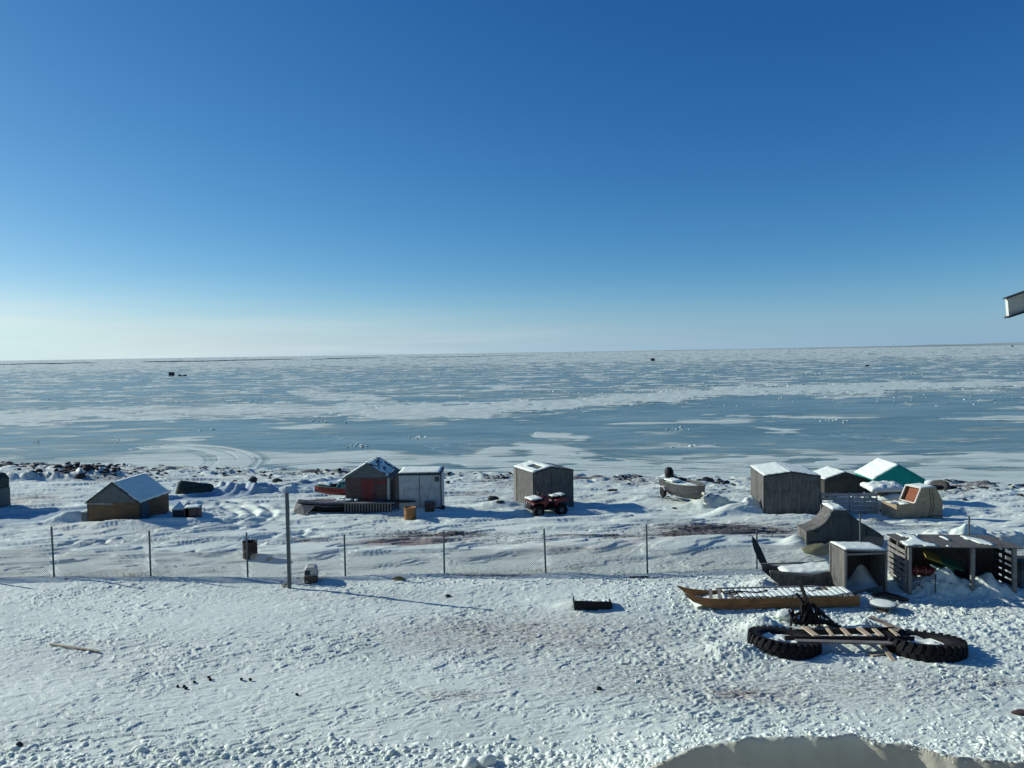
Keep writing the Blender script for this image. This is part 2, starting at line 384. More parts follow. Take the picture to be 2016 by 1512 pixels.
# templates of broken lumps
import bmesh as _bm
def _ico(sub):
    b = _bm.new(); _bm.ops.create_icosphere(b, subdivisions=sub, radius=1); V = np.array([v.co[:] for v in b.verts]); Fc = np.array([[v.index for v in f.verts] for f in b.faces]); b.free(); return V, Fc
_IV, _IF = _ico(2)
def lump_templates(n, jag, seed):
    r = np.random.default_rng(seed); out = []
    for i in range(n):
        nrm = r.normal(size=(9, 3)); nrm /= np.linalg.norm(nrm, axis=1)[:, None]; d0 = r.uniform(.30, .85, 9)
        V = _IV.copy(); dots = V@nrm.T; t_ = np.where(dots > 1e-3, d0/np.maximum(dots, 1e-3), 9).min(axis=1); V = V*np.minimum(1, t_)[:, None]
        out.append(V*(1+jag*r.normal(size=(len(V), 1))*.3))
    return out
LT = lump_templates(14, .32, 3)
def lumps(name, pos, size, m, parent=None, seed=0, flat=.7):
    r = np.random.default_rng(seed); pos = np.asarray(pos, float); size = np.asarray(size, float); n = len(pos)
    VV = np.zeros((n, len(_IV), 3)); 
    for i in range(n):
        a = r.uniform(0, 6.28); c, s_ = math.cos(a), math.sin(a); sx, sy, sz = size[i]*np.array([r.uniform(.75, 1.3), r.uniform(.75, 1.2), flat*r.uniform(.7, 1.2)])
        V = LT[r.integers(14)]*(sx, sy, sz); VV[i, :, 0] = V[:, 0]*c-V[:, 1]*s_; VV[i, :, 1] = V[:, 0]*s_+V[:, 1]*c; VV[i, :, 2] = V[:, 2]
    VV += pos[:, None, :]
    FF = (_IF[None]+(np.arange(n)*len(_IV))[:, None, None]).reshape(-1, 3)
    return mesh_np(name, VV.reshape(-1, 3), FF, M[m], parent=parent)

# ---------------------------------------------------------------- drifts (position by hand, real sizes in metres)
def _b(px, py, sx, sy, h, a=0.):
    p = G(px, py, True); return (p.x, p.y, sx, sy, a, h)
BUMPS += [_b(*b) for b in [
 (745,1010,3.6,.75,.40), (850,1014,1.8,.8,.22,-.1), (620,1012,1.6,.8,.2), (230,1040,2.8,.7,.25), (135,1026,.9,.45,.4,.25), (350,1032,2.0,.9,.2),
 (985,1003,1.5,.5,.35,.1), (1035,1012,.6,.4,.2), (1215,982,2.3,.9,.42), (1275,990,1.6,.8,.3), (1400,1000,1.15,.55,.62,.1),
 (1478,1012,.62,.62,.72,.3), (1450,1016,1.0,.5,.40,.2), (1425,1018,1.1,.6,.25), (1560,1024,1.7,.4,.3), (1640,1012,1.,.5,.4), (1685,1006,1.7,.7,.55), (1720,1040,.6,.35,.28), (1660,992,2.,1.,.5),
 (1800,1005,2.2,1.2,.35), (1900,1075,3.6,1.1,.55,.15), (1566,1080,.55,.40,.30,.5), (1600,1098,.8,.35,.22), (1690,1044,1.6,.5,.2),
 (1765,1150,.75,.9,.45), (1852,1168,.85,.55,.58), (1948,1168,.8,.5,.52), (1700,1180,.6,.4,.2), (1500,1160,.5,.4,.28),
 (1440,1288,.75,.5,.30,-.2), (1500,1242,.55,.4,.42), (1560,1215,.9,.4,.15), (1700,1238,.45,.3,.28), (1640,1300,.35,.25,.12),
 (185,940,2.6,.9,.65), (60,948,6.,.6,.55,.12), (485,972,2.7,.9,.75,.12), (1240,1075,6,1.,.22), (1400,1085,5,1.2,.25), (760,1142,2.2,.35,.15), (200,1147,5,.5,.1),
 (1128,1200,.5,.3,.14), (400,1240,9,2.5,.12), (1300,1180,4,1.4,.12), (900,1160,6,.7,.1)]]

def ell(marks, ch, x, y, px, py, hw, hh, val):
    p = G(px, py, True); d = p.y; sx = hw*d/F; sy = hh*d*d/(8.6*F)
    r_ = ((x-p.x)/sx)**2+((y-p.y)/sy)**2
    marks[ch] = np.maximum(marks[ch], val*np.exp(-r_*.8))
def polydist(x, y, pts):
    best = np.full(x.shape, 1e9); side = np.zeros(x.shape)
    for (ax, ay), (bx, by) in zip(pts[:-1], pts[1:]):
        dx, dy = bx-ax, by-ay; L = dx*dx+dy*dy
        t_ = np.clip(((x-ax)*dx+(y-ay)*dy)/L, 0, 1); ex = x-(ax+t_*dx); ey = y-(ay+t_*dy); d = np.hypot(ex, ey)
        sg = np.sign(ex*dy-ey*dx); k = d < best; best = np.where(k, d, best); side = np.where(k, sg, side)
    return best*side
def wp(pts, ice=False): 
    q = [(Gice if ice else lambda a, b: G(a, b, True))(*p) for p in pts]; return [(v.x, v.y) for v in q]
def smoothpts(pts, k=3):
    for _ in range(k):
        q = [pts[0]]
        for a, b in zip(pts[:-1], pts[1:]): q += [(a[0]*.75+b[0]*.25, a[1]*.75+b[1]*.25), (a[0]*.25+b[0]*.75, a[1]*.25+b[1]*.75)]
        pts = q+[pts[-1]]
    return pts
ROAD = wp([(-150,1040),(0,1026),(170,1010),(340,990),(480,975),(590,960),(690,946)])
HAIR = [smoothpts(wp(l)) for l in ([(120,1075),(230,1052),(340,1047),(420,1034),(470,1018),(468,1008),(440,1003)],
        [(250,1062),(380,1050),(450,1040),(500,1022),(505,1010),(480,1002),(430,996)], [(420,1080),(520,1060),(560,1052)])]
def micro(x, y):
    """wind crust, sastrugi steps, churned and rutted parts"""
    u = x*.985+y*.17; v = -x*.17+y*.985
    near = ss(24, 14, y)
    wob = pn(x/1.7, y/1.1, 8)*.35
    wu = pn(x/.55, y/.33, 91)*.9; wv = pn(x/.5, y/.3, 92)*1.1+pn(x/2., y/.7, 93)
    n = pn(u/4.6, v/1.0+wob, 20)+.4*pn(u/1.6, v/.45, 21)
    far = ss(26, 31, y)
    h = far*(.062*ss(-.055, .045, n-.12)+.05*ss(-.055, .045, n+.25)+.04*ss(-.06, .05, n-.42)+.02*n)
    h = h+.05*pn(x/5, y/3, 22)
    rough = .35+.95*ss(-.3, .45, pn(x/3.2, y/2.2, 23)+.5*pn(x/.9, y/.6, 36)); reg = .58+.62*ss(-.35, .4, pn(x/4.5, y/2.6, 37)+.4*pn(x/1.4, y/.8, 38))
    rg = 1-np.abs(pn(u/.30, v/.075+wob*2, 24))*2
    h = h+(1-.72*far)*(.0035*rough*rg+.004*rough*pn(u/.13, v/.05, 25)+.05*.12*pn(u/.9, v/.5, 34))
    h = h+(1-.6*far)*reg*(.015*ss(-.05, .09, pn(u/.42+wu, v/.14+wv, 30))+.013*rough*ss(.05, .16, pn(u/.22+wu*1.3, v/.09+wv*1.2, 32))+.012*ss(.1, .2, pn(u/.8+wu, v/.22+wv, 35)))
    # churned snow round the sleds, the box and along the bottom
    ch = np.exp(-((x-(9.5))/6.5)**2-((y-(23.2))/3.2)**2)*.95+.8*np.exp(-((x-5.)/2.2)**2-((y-19.6)/1.5)**2)+.8*np.exp(-((x-11.5)/4)**2-((y-22.)/2.)**2)+.35*ss(16.0, 14.6, y)+.25*ss(18, 15, y)*ss(0, 6, x)
    ch = ch*(1-.9*np.exp(-((x-16.)/2.8)**2-((y-26.4)/1.5)**2)); ch = ch*ss(-.35, .15, pn(x/1.3, y/.9, 26)+.15); ch = np.clip(ch, 0, 1)*ss(11.8, 13.2, y)
    c1 = np.abs(pn(x/.21, y/.19, 27)); c2 = pn(x/.1, y/.09, 28)
    c3 = np.maximum(0, pn(x/.33, y/.26, 33)+.1); h = h+ch*(.04*c1+.05*c3+.015*c2-.03)
    rd = polydist(x, y, ROAD); k = ss(2.0, 1.3, np.abs(rd))
    h = h*(1-.75*k)+k*(.05*pn(rd*2.2, x*.05, 29)-.03)+.10*np.exp(-((np.abs(rd)-2.0)/.35)**2)
    for l in HAIR:
        for off in (0., .9):
            d = polydist(x, y, l)-off; h = h-.09*np.exp(-(d/.16)**2)+.05*np.exp(-((d-.35)/.2)**2)
    s_ = shore(x)-y
    h = h*ss(-2, 1, s_)+ss(9, 2, s_)*.16*ss(.0, .5, pn(x/1.3, y/.9, 31))*ss(-1, .5, s_)
    keep = ss(.25, .0, bank(x, y)); keep2 = np.where(bank(x, y) > .25, .12, 1)
    return h*np.maximum(keep, keep2)

def make_ground():
    tx = np.concatenate([np.linspace(-1.15, -.74, 60)[:-1], np.linspace(-.74, .74, 1400), np.linspace(.74, 1.15, 60)[1:]])
    ys = [-30, -15, -5, 0, 3, 5, 7, 8, 9, 9.6]+list(np.arange(10.2, 14.2, .028)); y = ys[-1]
    while y < 74: y += max(.026, y*y/6550*(.55 if y < 26 else .37)); ys.append(y)
    ys += [76]; ys = np.array(ys)
    Y = ys[:, None]+0*tx[None]; X = tx[None]*np.maximum(ys, 12)[:, None]
    near = (ys < 10)[:, None]
    Z = Hs(X, Y)+np.where(near, 0, micro(X, Y))
    ny, nx = X.shape; V = np.stack([X, Y, Z], -1).reshape(-1, 3)
    i = np.arange(nx-1)[None]+nx*np.arange(ny-1)[:, None]; Fc = np.stack([i, i+1, i+nx+1, i+nx], -1).reshape(-1, 4)
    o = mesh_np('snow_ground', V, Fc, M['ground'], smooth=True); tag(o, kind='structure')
    mk = [np.zeros(X.shape), np.zeros(X.shape), np.zeros(X.shape)]
    for e in [(1425,1046,165,21,1.0),(1330,1060,170,12,1.0),(1160,1060,160,6,.7),(1050,1250,340,50,.44),(1300,1330,330,52,.40),(1650,1350,340,48,.42),(700,1180,260,20,.24),(1505,1054,85,7,.9),(1250,1058,130,8,.75),(880,1057,130,8,1.0),(800,1070,130,8,.9),(600,1066,60,4,.75),
              (1020,1072,120,4,.5),(1010,1238,210,20,.50),(1150,1275,190,16,.46),(900,1372,90,11,.52),(1460,1365,80,10,.66),(1960,1345,55,14,.55),(1235,1362,90,14,.42),
              (215,946,100,9,.6),(60,946,90,5,.9),(40,918,150,3,.95),(165,926,45,6,.85),(1770,1040,110,5,.85),(55,985,60,12,.45),(960,1136,100,2.5,.9),(1290,1140,60,2,.6),
              (480,962,60,7,.5),(930,975,60,9,.62),(620,1142,60,3,.5),(180,1140,120,3,.5),(770,1138,60,3,.6),(1830,1200,150,3,.3),(1600,1230,40,8,.5),(420,1010,0+60,5,.3),(250,1070,160,6,.38),(100,1085,100,6,.42)]:
        ell(mk, 0, X, Y, *e)
    sd_ = shore(X)-Y
    mk[0] = np.maximum(mk[0], (.62+.5*pn(X/2.5, Y/1.4, 40))*ss(4.5, 1.5, sd_)*ss(-.8, .3, sd_)*ss(-.2, .3, pn(X/7, 0*X, 44)+.28))
    mk[0] = np.maximum(mk[0], .48*ss(14, 5, sd_)*ss(-1, 1, sd_)*ss(-.2, .5, pn(X/5, Y/3, 41)))
    mk[1] = np.maximum(mk[1], ss(2.2, 1.4, np.abs(polydist(X, Y, ROAD)+.3*pn(X/1.5, Y/1.5, 42))))
    for e in [(1100,1090,160,10,.6),(760,1072,160,6,.9),(240,1045,200,10,.35),(1040,1250,260,30,.5),(1250,1080,90,8,.7),(1480,1370,110,16,.55),(200,1300,260,40,.2),(880,1012,60,4,.4),(1060,1022,90,5,.5),(40,985,70,14,.7)]:
        ell(mk, 2, X, Y, *e)
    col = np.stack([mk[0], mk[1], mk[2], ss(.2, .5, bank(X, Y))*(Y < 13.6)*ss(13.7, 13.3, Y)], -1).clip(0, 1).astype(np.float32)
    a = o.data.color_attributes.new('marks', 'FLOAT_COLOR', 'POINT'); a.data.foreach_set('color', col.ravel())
make_ground()
def HM(x, y): return Hs(x, y)+micro(x, y)

def make_ice():
    tx = np.concatenate([np.linspace(-1.5, -.72, 60)[:-1], np.linspace(-.72, .72, 1100), np.linspace(.72, 1.5, 60)[1:]])
    dep = np.concatenate([np.arange(175, 20, -.45), np.arange(20, 3, -.3), np.array([2.5,2,1.5,1,.6,.35,.2,.12])]); ys = (CZ-ICE)*762/dep
    Y = ys[:, None]+0*tx[None]; X = tx[None]*Y
    sn = .27+.17*fbm(X/38, Y/30, 3, 60)+.13*fbm(X/12, Y/7, 3, 64)
    # paler with distance: grazing sky reflection painted in through the snow amount
    sn = sn+.42*ss(260, 900, Y)*1+.10*ss(1200, 3000, Y)
    # wind-laid lenses
    l = pn(X/9+.8*pn(X/30, Y/30, 63), Y/4.6, 61)+.5*pn(X/4, Y/2.1, 62); sn = sn+(.30+.5*ss(0, .5, pn(X/20, Y/20, 68)))*ss(.28, .55, l)*ss(70, 90, Y)
    l2 = pn(X/33, Y/15, 66)+.45*pn(X/12, Y/5, 67); sn = sn+(.35+.5*ss(0, .5, pn(X/40, Y/40, 69)))*ss(.40, .64, l2)
    sn = sn+.50*ss(.18, .45, pn(X/11, Y/9, 86)+.5*pn(X/5, Y/5, 87))*ss(130, 230, Y)-.25*ss(.1, .4, pn(X/16, Y/10, 88))*ss(150, 260, Y)
    def band(pts, gain, soft=.35, seed=70):
        P_ = sorted([(lambda g: (g.x/g.y, g.y, hp*g.y*g.y/((CZ-ICE)*F)))(Gice(px, py)) for px, py, hp in pts]); a = np.array(P_)
        t_ = X/Y; yc = np.interp(t_, a[:, 0], a[:, 1]); hw = np.interp(t_, a[:, 0], a[:, 2]); ins = (t_ > a[0, 0]) & (t_ < a[-1, 0]); sp_ = (a[-1, 0]-a[0, 0]); hw = hw*ss(-.01, .16, (t_-a[0, 0])/sp_)*ss(-.01, .16, (a[-1, 0]-t_)/sp_)
        d = np.abs(Y-yc+hw*(.7*fbm(X/14, Y/9, 3, seed)+.8*fbm(X/4.5, Y/2.6, 3, seed+9)))/np.maximum(hw, .01)
        return gain*ss(1+soft, 1-soft, d)*ins
    tt = X/Y
    # dark clear-ice regions
    sn = sn-band([(800,850,25),(1100,835,32),(1500,815,42),(2016,820,50),(2300,820,50)], .32, .5, 71)-band([(350,870,4),(520,865,16),(800,862,18),(1000,860,12)], .22, .5, 72)
    sn = sn-band([(500,880,10),(900,885,6)], .2, .5, 73)
    for b in [([(600,824,2),(680,818,9),(800,810,17),(860,806,13),(1050,802,12),(1250,786,8),(1450,770,7),(1650,764,8),(1850,757,6),(2016,756,6),(2300,755,6)], .75),
              ([(-200,830,20),(0,822,16),(200,812,12),(420,806,14),(600,806,10),(760,802,8)], .42), ([(560,772,5),(700,785,12),(800,797,8)], .45),
              ([(1040,857,4),(1110,859,6),(1170,862,3)], .8), ([(1440,766,3),(1700,768,5),(2016,772,4)], .3),
              ([(1700,868,3),(1850,866,5),(2000,862,3)], .4),([(1840,824,2),(1960,826,6),(2100,824,6)], .6),([(1560,818,3),(1700,822,4),(1780,821,2)], .35),
              ([(1240,880,3),(1350,876,6),(1420,880,2)], .4)]:
        sn = sn+band(b[0], b[1], .3, 74+int(b[1]*10))
    # snow between the beach and the clear ice
    edge = np.interp(tt, [(p-1008)/F for p in (-400,0,280,420,520,700,900,1020,1100,1180,1300,1420,1560,1700,1850,2016,2400)],
                     [(CZ-ICE)*F/d for d in (190,188,183,172,200-6,190,205,177,180,205,213,210,203,213,215,212,210)])
    sh = ss(3.5, -2.5, Y-edge+2.2*fbm(X/6, Y/2.5, 4, 80)); hol = ss(.14, .42, pn(X/7, Y/2.6, 81)+.4*pn(X/2.8, Y/1.1, 82)+.15*ss(10, 30, X))
    left = ss(.22, .38, -tt)
    sn = np.maximum(sn, sh*(.95-.74*hol)*(1-.35*left))
    # spun snowmobile tracks by the beach
    tr = np.zeros(X.shape)
    for l_ in ([(300,882),(370,880),(425,886),(458,897),(462,910),(438,924),(400,938),(340,958)], [(340,878),(410,883),(452,892),(476,904),(470,918),(440,932),(420,944)]):
        pts = smoothpts(wp(l_, True)); d = polydist(X, Y, pts); tr = np.maximum(tr, ss(3.0, 1.6, np.abs(d))*(.80+1.3*pn(d*1.1, Y*.04, 83)))
    for l_ in ([(480,922),(700,905),(1000,893),(1300,912),(1600,905)], [(1150,893),(1500,925),(2016,918)], [(440,930),(760,926),(1100,915),(1480,930)]):
        d = polydist(X, Y, smoothpts(wp(l_, True))); sn = sn-.55*np.exp(-((np.abs(d)-.6)/.22)**2)*ss(150, 60, Y)
    sn = np.where(tr > .05, np.maximum(sn*(1-.4*ss(0, .5, tr)), tr), sn)
    Z = ICE+.05*ss(.4, .9, sn)+.02*pn(X/3, Y/2, 84)
    # pressure heave far out
    Z = Z+ss(90, 140, Y)*ss(.55, .8, sn)*.10*(1+pn(X/2.5, Y/2, 85))
    ny, nx = X.shape; V = np.stack([X, Y, Z], -1).reshape(-1, 3)
    i = np.arange(nx-1)[None]+nx*np.arange(ny-1)[:, None]; Fc = np.stack([i, i+1, i+nx+1, i+nx], -1).reshape(-1, 4)
    o = mesh_np('frozen_sea', V, Fc, M['ice'], smooth=True); tag(o, kind='structure')
    a = o.data.attributes.new('snowy', 'FLOAT', 'POINT'); a.data.foreach_set('value', sn.clip(0, 1).astype(np.float32).ravel())
make_ice()

# far out: open water lead, low land, broken ice
def lead():
    V = []; Fc = []
    for a, b, th in ((-200,60,1.0),(0,190,1.5),(60,130,1.2),(278,390,1.6),(300,585,1.3),(380,560,1.0),(610,760,1.1),(790,1000,.6),(940,1060,.4)):
        n = 30; base = len(V)
        for i in range(n+1):
            px = a+(b-a)*i/n; hy = 694-(px-1008)*.0159; e = math.sin(math.pi*i/n)**.4; cy = hy+7.6+.9*float(pn(px/60, 0, 90))-px*.0012
            k = max(.12, e*th*(.6+.5*abs(float(pn(px/17, 0, 91))))); 
            p1 = Gice(px, cy-k/2); p2 = Gice(px, cy+k/2); V += [(p1.x, p1.y, ICE+.9), (p2.x, p2.y, ICE+.9)]
        for i in range(n): Fc.append((base+2*i, base+2*i+2, base+2*i+3, base+2*i+1))
    m, t, p = NT('open_water'); p.inputs['Base Color'].default_value = (.015,.04,.055,1); p.inputs['Roughness'].default_value = .5
    p.inputs['Specular IOR Level'].default_value = .2; nz = noise(t, .01, 3, mapping(t, (1,1,1))); bump(t, p, nz.outputs[0], .3, .5)
    M['open_water'] = m; o = mesh_np('open_water', V, Fc, m); tag(o, kind='structure')
lead()
def far_land():
    m, t, p = NT('far_land'); p.inputs['Roughness'].default_value = .9
    n = noise(t, 1., 5, mapping(t, (.0008,.004,.02))); c = ramp(t, n.outputs[0], [(.4, (.20,.27,.27)), (.6, (.36,.44,.44))]); t.links.new(c, p.inputs['Base Color'])  # pale tones for snow cover, with the haze of distance put into the colour
    V = []; n_ = 160; D = 9000.
    for i in range(n_+1):
        px = 900+(2900-900)*i/n_; tt = (px-1008)/F; h = max(0, (px-1150)/866)*24*(.85+.3*float(pn(px/90, 0, 95)))+max(0, (px-1700)/316)*14+.5
        for y_, z_ in ((D-900, -6), (D-500, h*.55), (D, h), (D+1500, h*1.05), (D+4000, -8)): V.append((tt*y_, y_, ICE+z_))
    Fc = [(i*5+j, (i+1)*5+j, (i+1)*5+j+1, i*5+j+1) for i in range(n_) for j in range(4)]
    tag(mesh_np('far_land', V, Fc, m, smooth=True), kind='structure')
far_land()

# ================================================================ BUILDINGS
def P3(p, z=0): return Vector((p[0], p[1], z))
def gable_shed(name, label, cat, fl, fr_px, side_px, rz, eave_py, peak_py, side='left', over=.08, sink=.25, mats=('plywood_grey','plywood_grey','dark_trim'), peak_t=.5, roofm='grey_paint', snow=None, depth=None, thick=.05, band=None, group=None):
    """fl: front-left base pixel; fr_px: column of the front-right corner; side_px: column of the far corner on the visible side"""
    P = G(*fl); rz = R(rz); wdt = along(P, rz, fr_px); FRt = P+Vector((math.cos(rz), math.sin(rz), 0))*wdt
    if depth is None:
        c = P if side == 'left' else FRt; depth = along(c, rz+math.pi/2, side_px)
    h = Zat(P, eave_py); mid = P+Vector((math.cos(rz), math.sin(rz), 0))*wdt*peak_t; hp = Zat(mid, peak_py)+mid.z-P.z
    t = thing(name, label, cat, P, rz, group)
    b = -sink; W, D = wdt, depth; g = .035
    # walls (thin boards)
    m = MB(); zb = band if band else h
    m.prism([(0,b),(W,b),(W,zb),(0,zb)], 0, g); m.obj('front_wall', mats[0], t)
    m = MB(); m.prism([(0,zb+.003),(W,zb+.003),(W,h),(W*peak_t,hp),(0,h)] if band else [(0,h+.003),(W,h+.003),(W*peak_t,hp)], .004, g); m.obj('gable', mats[1], t)
    m = MB(); m.prism([(0,b),(W,b),(W,h),(W*peak_t,hp),(0,h)], D-g, D); m.obj('back_wall', mats[1], t)
    m = MB(); m.box(0, g, g+.003, D-g-.003, b, h); m.obj('side_wall', mats[0] if side == 'left' else mats[1], t)
    m = MB(); m.box(W-g, W, g+.003, D-g-.003, b, h); m.obj('side_wall', mats[0], t)
    # roof: two slabs
    sl = (hp-h)/(W*peak_t); sr = (hp-h)/(W*(1-peak_t)); m = MB(); xm = W*peak_t
    L = (-over, h-over*sl); Rr = (W+over, h-over*sr)
    m.prism([(L[0],L[1]+.004),(xm,hp+.004),(xm,hp+thick),(L[0],L[1]+thick)], -over, D+over)
    m.prism([(xm+.001,hp+.004),(Rr[0],Rr[1]+.004),(Rr[0],Rr[1]+thick),(xm+.001,hp+thick)], -over, D+over)
    ro = m.obj('roof', roofm, t)
    m = MB()
    for (x0,z0,x1,z1) in ((L[0],L[1],xm,hp),(xm,hp,Rr[0],Rr[1])): m.beam((x0,-over-.012,z0+thick*.3),(x1,-over-.012,z1+thick*.3),.02,thick*1.3)
    m.obj('roof_trim', mats[2], t)
    for x in (-.006, W+.006): m = MB(); m.box(x-.022, x+.022, -.008, .03, b, h-.01); m.obj('corner_trim', mats[2], t)
    sn = snow or {}
    if 'l' in sn: snowslab('snow_cap', [(L[0]+.01,-over+.01,L[1]+thick),(xm,-over+.01,hp+thick),(xm,D+over-.02,hp+thick),(L[0]+.01,D+over-.02,L[1]+thick)], sn['l'], ro, seed=3, cover=sn.get('lc'))
    if 'r' in sn: snowslab('snow_cap', [(xm,-over+.01,hp+thick),(Rr[0]-.01,-over+.01,Rr[1]+thick),(Rr[0]-.01,D+over-.02,Rr[1]+thick),(xm,D+over-.02,hp+thick)], sn['r'], ro, seed=5, cover=sn.get('rc'))
    return t, W, D, h, hp

# --- shed A: ochre-brown lower wall, grey gable, white-roofed, on the left
A, aW, aD, ah, ahp = gable_shed('storage_shed', 'small gabled shed with brown board wall and grey gable, left of the canoe', 'shed', (174,1031), 275, 333, -5, 989, 951, 'right',
    mats=('brown_board','grey_paint','dark_trim'), snow=dict(r=.05, l=.04), sink=.35, band=None)
m = MB(); m.box(aW+.004, aW+.03, .12, .75, -.1, ah-.06); m.obj('door', 'blue_board', A)
m = MB(); m.box(.06, aW*.5, -.02, -.004, ah-.12, ah-.02); m.obj('trim_board', 'grey_plank' if 'grey_plank' in M else 'plank_grey', A)
p = A.matrix_basis @ Vector((-.42, .1, 0))
t = thing('wooden_box', 'low grey wooden box leaning against the left wall of the brown shed', 'box', (p.x, p.y, zg(p.x, p.y)), R(-5))
m = MB(); m.prism([(.12,-.1),(.40,-.1),(.40,.55),(.0,.55),(-.02,.2)], 0, .9); b = m.obj('box_body', 'grey_paint', t, bevel=.01)
snowslab('snow_cap', [(0,.0,.55),(.40,.0,.55),(.40,.9,.55),(0,.9,.55)], .07, t, n=(8,8))
# --- shed at the left edge, cut by the frame
P = G(-130,1012); t = thing('storage_shed', 'shed corner with dark roof and grey wall, cut off by the left edge', 'shed', P, R(-8))
W = along(P, R(-8), -50); h = Zat(P, 944)
m = MB(); m.box(0, W, 0, 2.4, -.3, h*.58); m.obj('wall', 'grey_paint', t)
m = MB(); m.prism([(-.0,h*.58+.003),(W-.03,h*.58+.003),(W-.01,h*.86),(W-.25,h),(0,h+.2)], .02, 2.38); m.obj('roof', 'dark_canvas', t)
snowslab('snow_cap', [(0,.02,h+.205),(W-.3,.02,h+.02),(W-.3,2.3,h+.02),(0,2.3,h+.205)], .05, t, n=(8,8))
# --- shed B: red door, on a slatted deck
B, bW, bD, bh, bhp = gable_shed('storage_shed', 'gabled shed with a dull red door between grey-maroon panels, on a slatted deck', 'shed', (682,1004), 768, 776, -3, 941, 914, 'right',
    mats=('maroon','grey_paint','grey_paint'), over=.13, sink=.3, thick=.07, roofm='grey_paint', depth=2.3, snow=dict(l=.06, r=.03, rc=lambda u, v: pn(u*5, v*5, 2) > -.15 and u < .85))
dk = Zat(G(682,1004), 986)
m = MB(); m.box(bW*.36, bW*.64, -.03, -.004, dk, bh-.04); d = m.obj('door', 'red_door', B)
m = MB(); m.box(bW*.60, bW*.62, -.045, -.031, dk+.5, dk+.62); m.obj('door_handle', 'steel', d)
m = MB(); m.box(.34*bW, .358*bW, -.025, -.003, dk, bh-.02); m.box(.642*bW, .66*bW, -.025, -.003, dk, bh-.02); m.box(.34*bW, .66*bW, -.026, -.004, bh-.045, bh-.018); m.obj('door_frame', 'maroon', B)
m = MB(); m.box(.70*bW, .95*bW, -.02, -.004, bh*.80, bh*.90); m.obj('painted_stripe', 'red_door', B)
m = MB(); m.box(bW*.94, bW-.02, -.02, -.003, dk, bh-.03); m.obj('pale_board', 'white_panel', B)
m = MB(); m.box(-.0, bW+.35, -.55, -.04, dk-.05, dk); dko = m.obj('deck', 'plank_grey', B)
m = MB()
for i in range(17): x = .05+i*(bW+.2)/17; m.box(x, x+.06, -.53, -.50, -.3, dk-.053)
m.obj('deck_slats', 'plank_grey', dko)
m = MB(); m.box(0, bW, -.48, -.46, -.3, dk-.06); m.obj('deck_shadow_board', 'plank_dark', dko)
# --- shed C: pale monopitch box
P = G(785,1008); rz = R(-1); W = along(P, rz, 869); h = Zat(P, 934); D = 1.5
C_ = thing('storage_shed', 'pale blue-grey box-shaped shed with dark edge trim and nearly flat snowy roof', 'shed', P, rz)
hb = h+.09
m = MB(); m.box(0, W, 0, D, -.4, h-.02); m.obj('wall', 'white_panel', C_)
m = MB(); m.add([(-.04,-.05,h-.015),(W+.04,-.05,h-.0),(W+.04,D+.05,hb),(-.04,D+.05,hb-.02),(-.04,-.05,h+.035),(W+.04,-.05,h+.05),(W+.04,D+.05,hb+.05),(-.04,D+.05,hb+.03)],
    [(0,3,2,1),(4,5,6,7),(0,1,5,4),(1,2,6,5),(2,3,7,6),(3,0,4,7)]); ro = m.obj('roof', 'dark_trim', C_)
snowslab('snow_cap', [(.03,.03,h+.036),(W-.05,.03,h+.051),(W-.05,D-.05,hb+.045),(.03,D-.05,hb+.025)], .05, ro)
m = MB(); m.box(-.025, .025, -.03, .02, -.4, h-.02); m.obj('corner_trim', 'dark_trim', C_); m = MB(); m.box(W-.025, W+.025, -.03, .02, -.4, h-.02); m.obj('corner_trim', 'dark_trim', C_); m = MB(); m.box(.026, W-.026, -.025, -.004, h-.06, h-.02); m.obj('fascia', 'dark_trim', C_)
m = MB(); m.box(W*.50-.01, W*.50+.01, -.012, -.002, -.4, h-.065); m.obj('panel_seam', 'dark_trim', C_)
m = MB(); m.box(W*.86, W*.955, -.02, -.003, h*.80, h*.80+.24); wv = m.obj('vent', 'dark_trim', C_)
m = MB()
for k in range(3): m.box(W*.87, W*.945, -.03, -.021, h*.80+.03+k*.07, h*.80+.06+k*.07)
m.obj('vent_slats', 'steel', wv)
# --- shed D: plywood shed behind the quad bike
Dd, dW, dD, dh, dhp = gable_shed('storage_shed', 'grey plywood shed with low gable right behind the red quad bike', 'shed', (1051,1001), 1128, 1014, 24, 932.5, 920.5, 'left',
    sink=.45, over=.03, peak_t=.45, mats=('plywood_grey','plywood_grey','plywood_dark'), snow=dict(l=.07, r=.03, lc=lambda u, v: not (.32 < u < .75 and .08 < v < .55) , rc=lambda u, v: u < .3))
m = MB(); m.box(-.012, -.001, dD*.55, dD*.57, -.3, dh-.03); m.obj('wall_batten', 'plank_grey', Dd); m = MB(); m.box(-.03, -.002, dD*.88, dD*1.02, -.3, dh-.05); m.obj('wall_batten', 'plank_grey', Dd)
m = MB(); m.box(dW*.44, dW*.455, -.006, -.001, -.2, dh*.98); m.obj('panel_seam', 'plywood_dark', Dd)
# --- shed E
Ee, eW, eD, eh, ehp = gable_shed('storage_shed', 'largest grey plywood shed, a snow drift piled against its left wall', 'shed', (1504.5,1015), 1613.5, 1478, -6, 938.5, 930.5, 'left',
    sink=.45, over=.03, mats=('plywood_grey','plywood_grey','dark_trim'), snow=dict(l=.035, r=.012))
m = MB(); m.box(-.012, -.001, eD*.5, eD*.52, -.3, eh-.03); m.obj('panel_seam', 'plywood_dark', Ee)
for k in (.33, .67): m = MB(); m.box(eW*k, eW*k+.012, -.007, -.001, -.2, eh+.02); m.obj('panel_seam', 'plywood_dark', Ee)
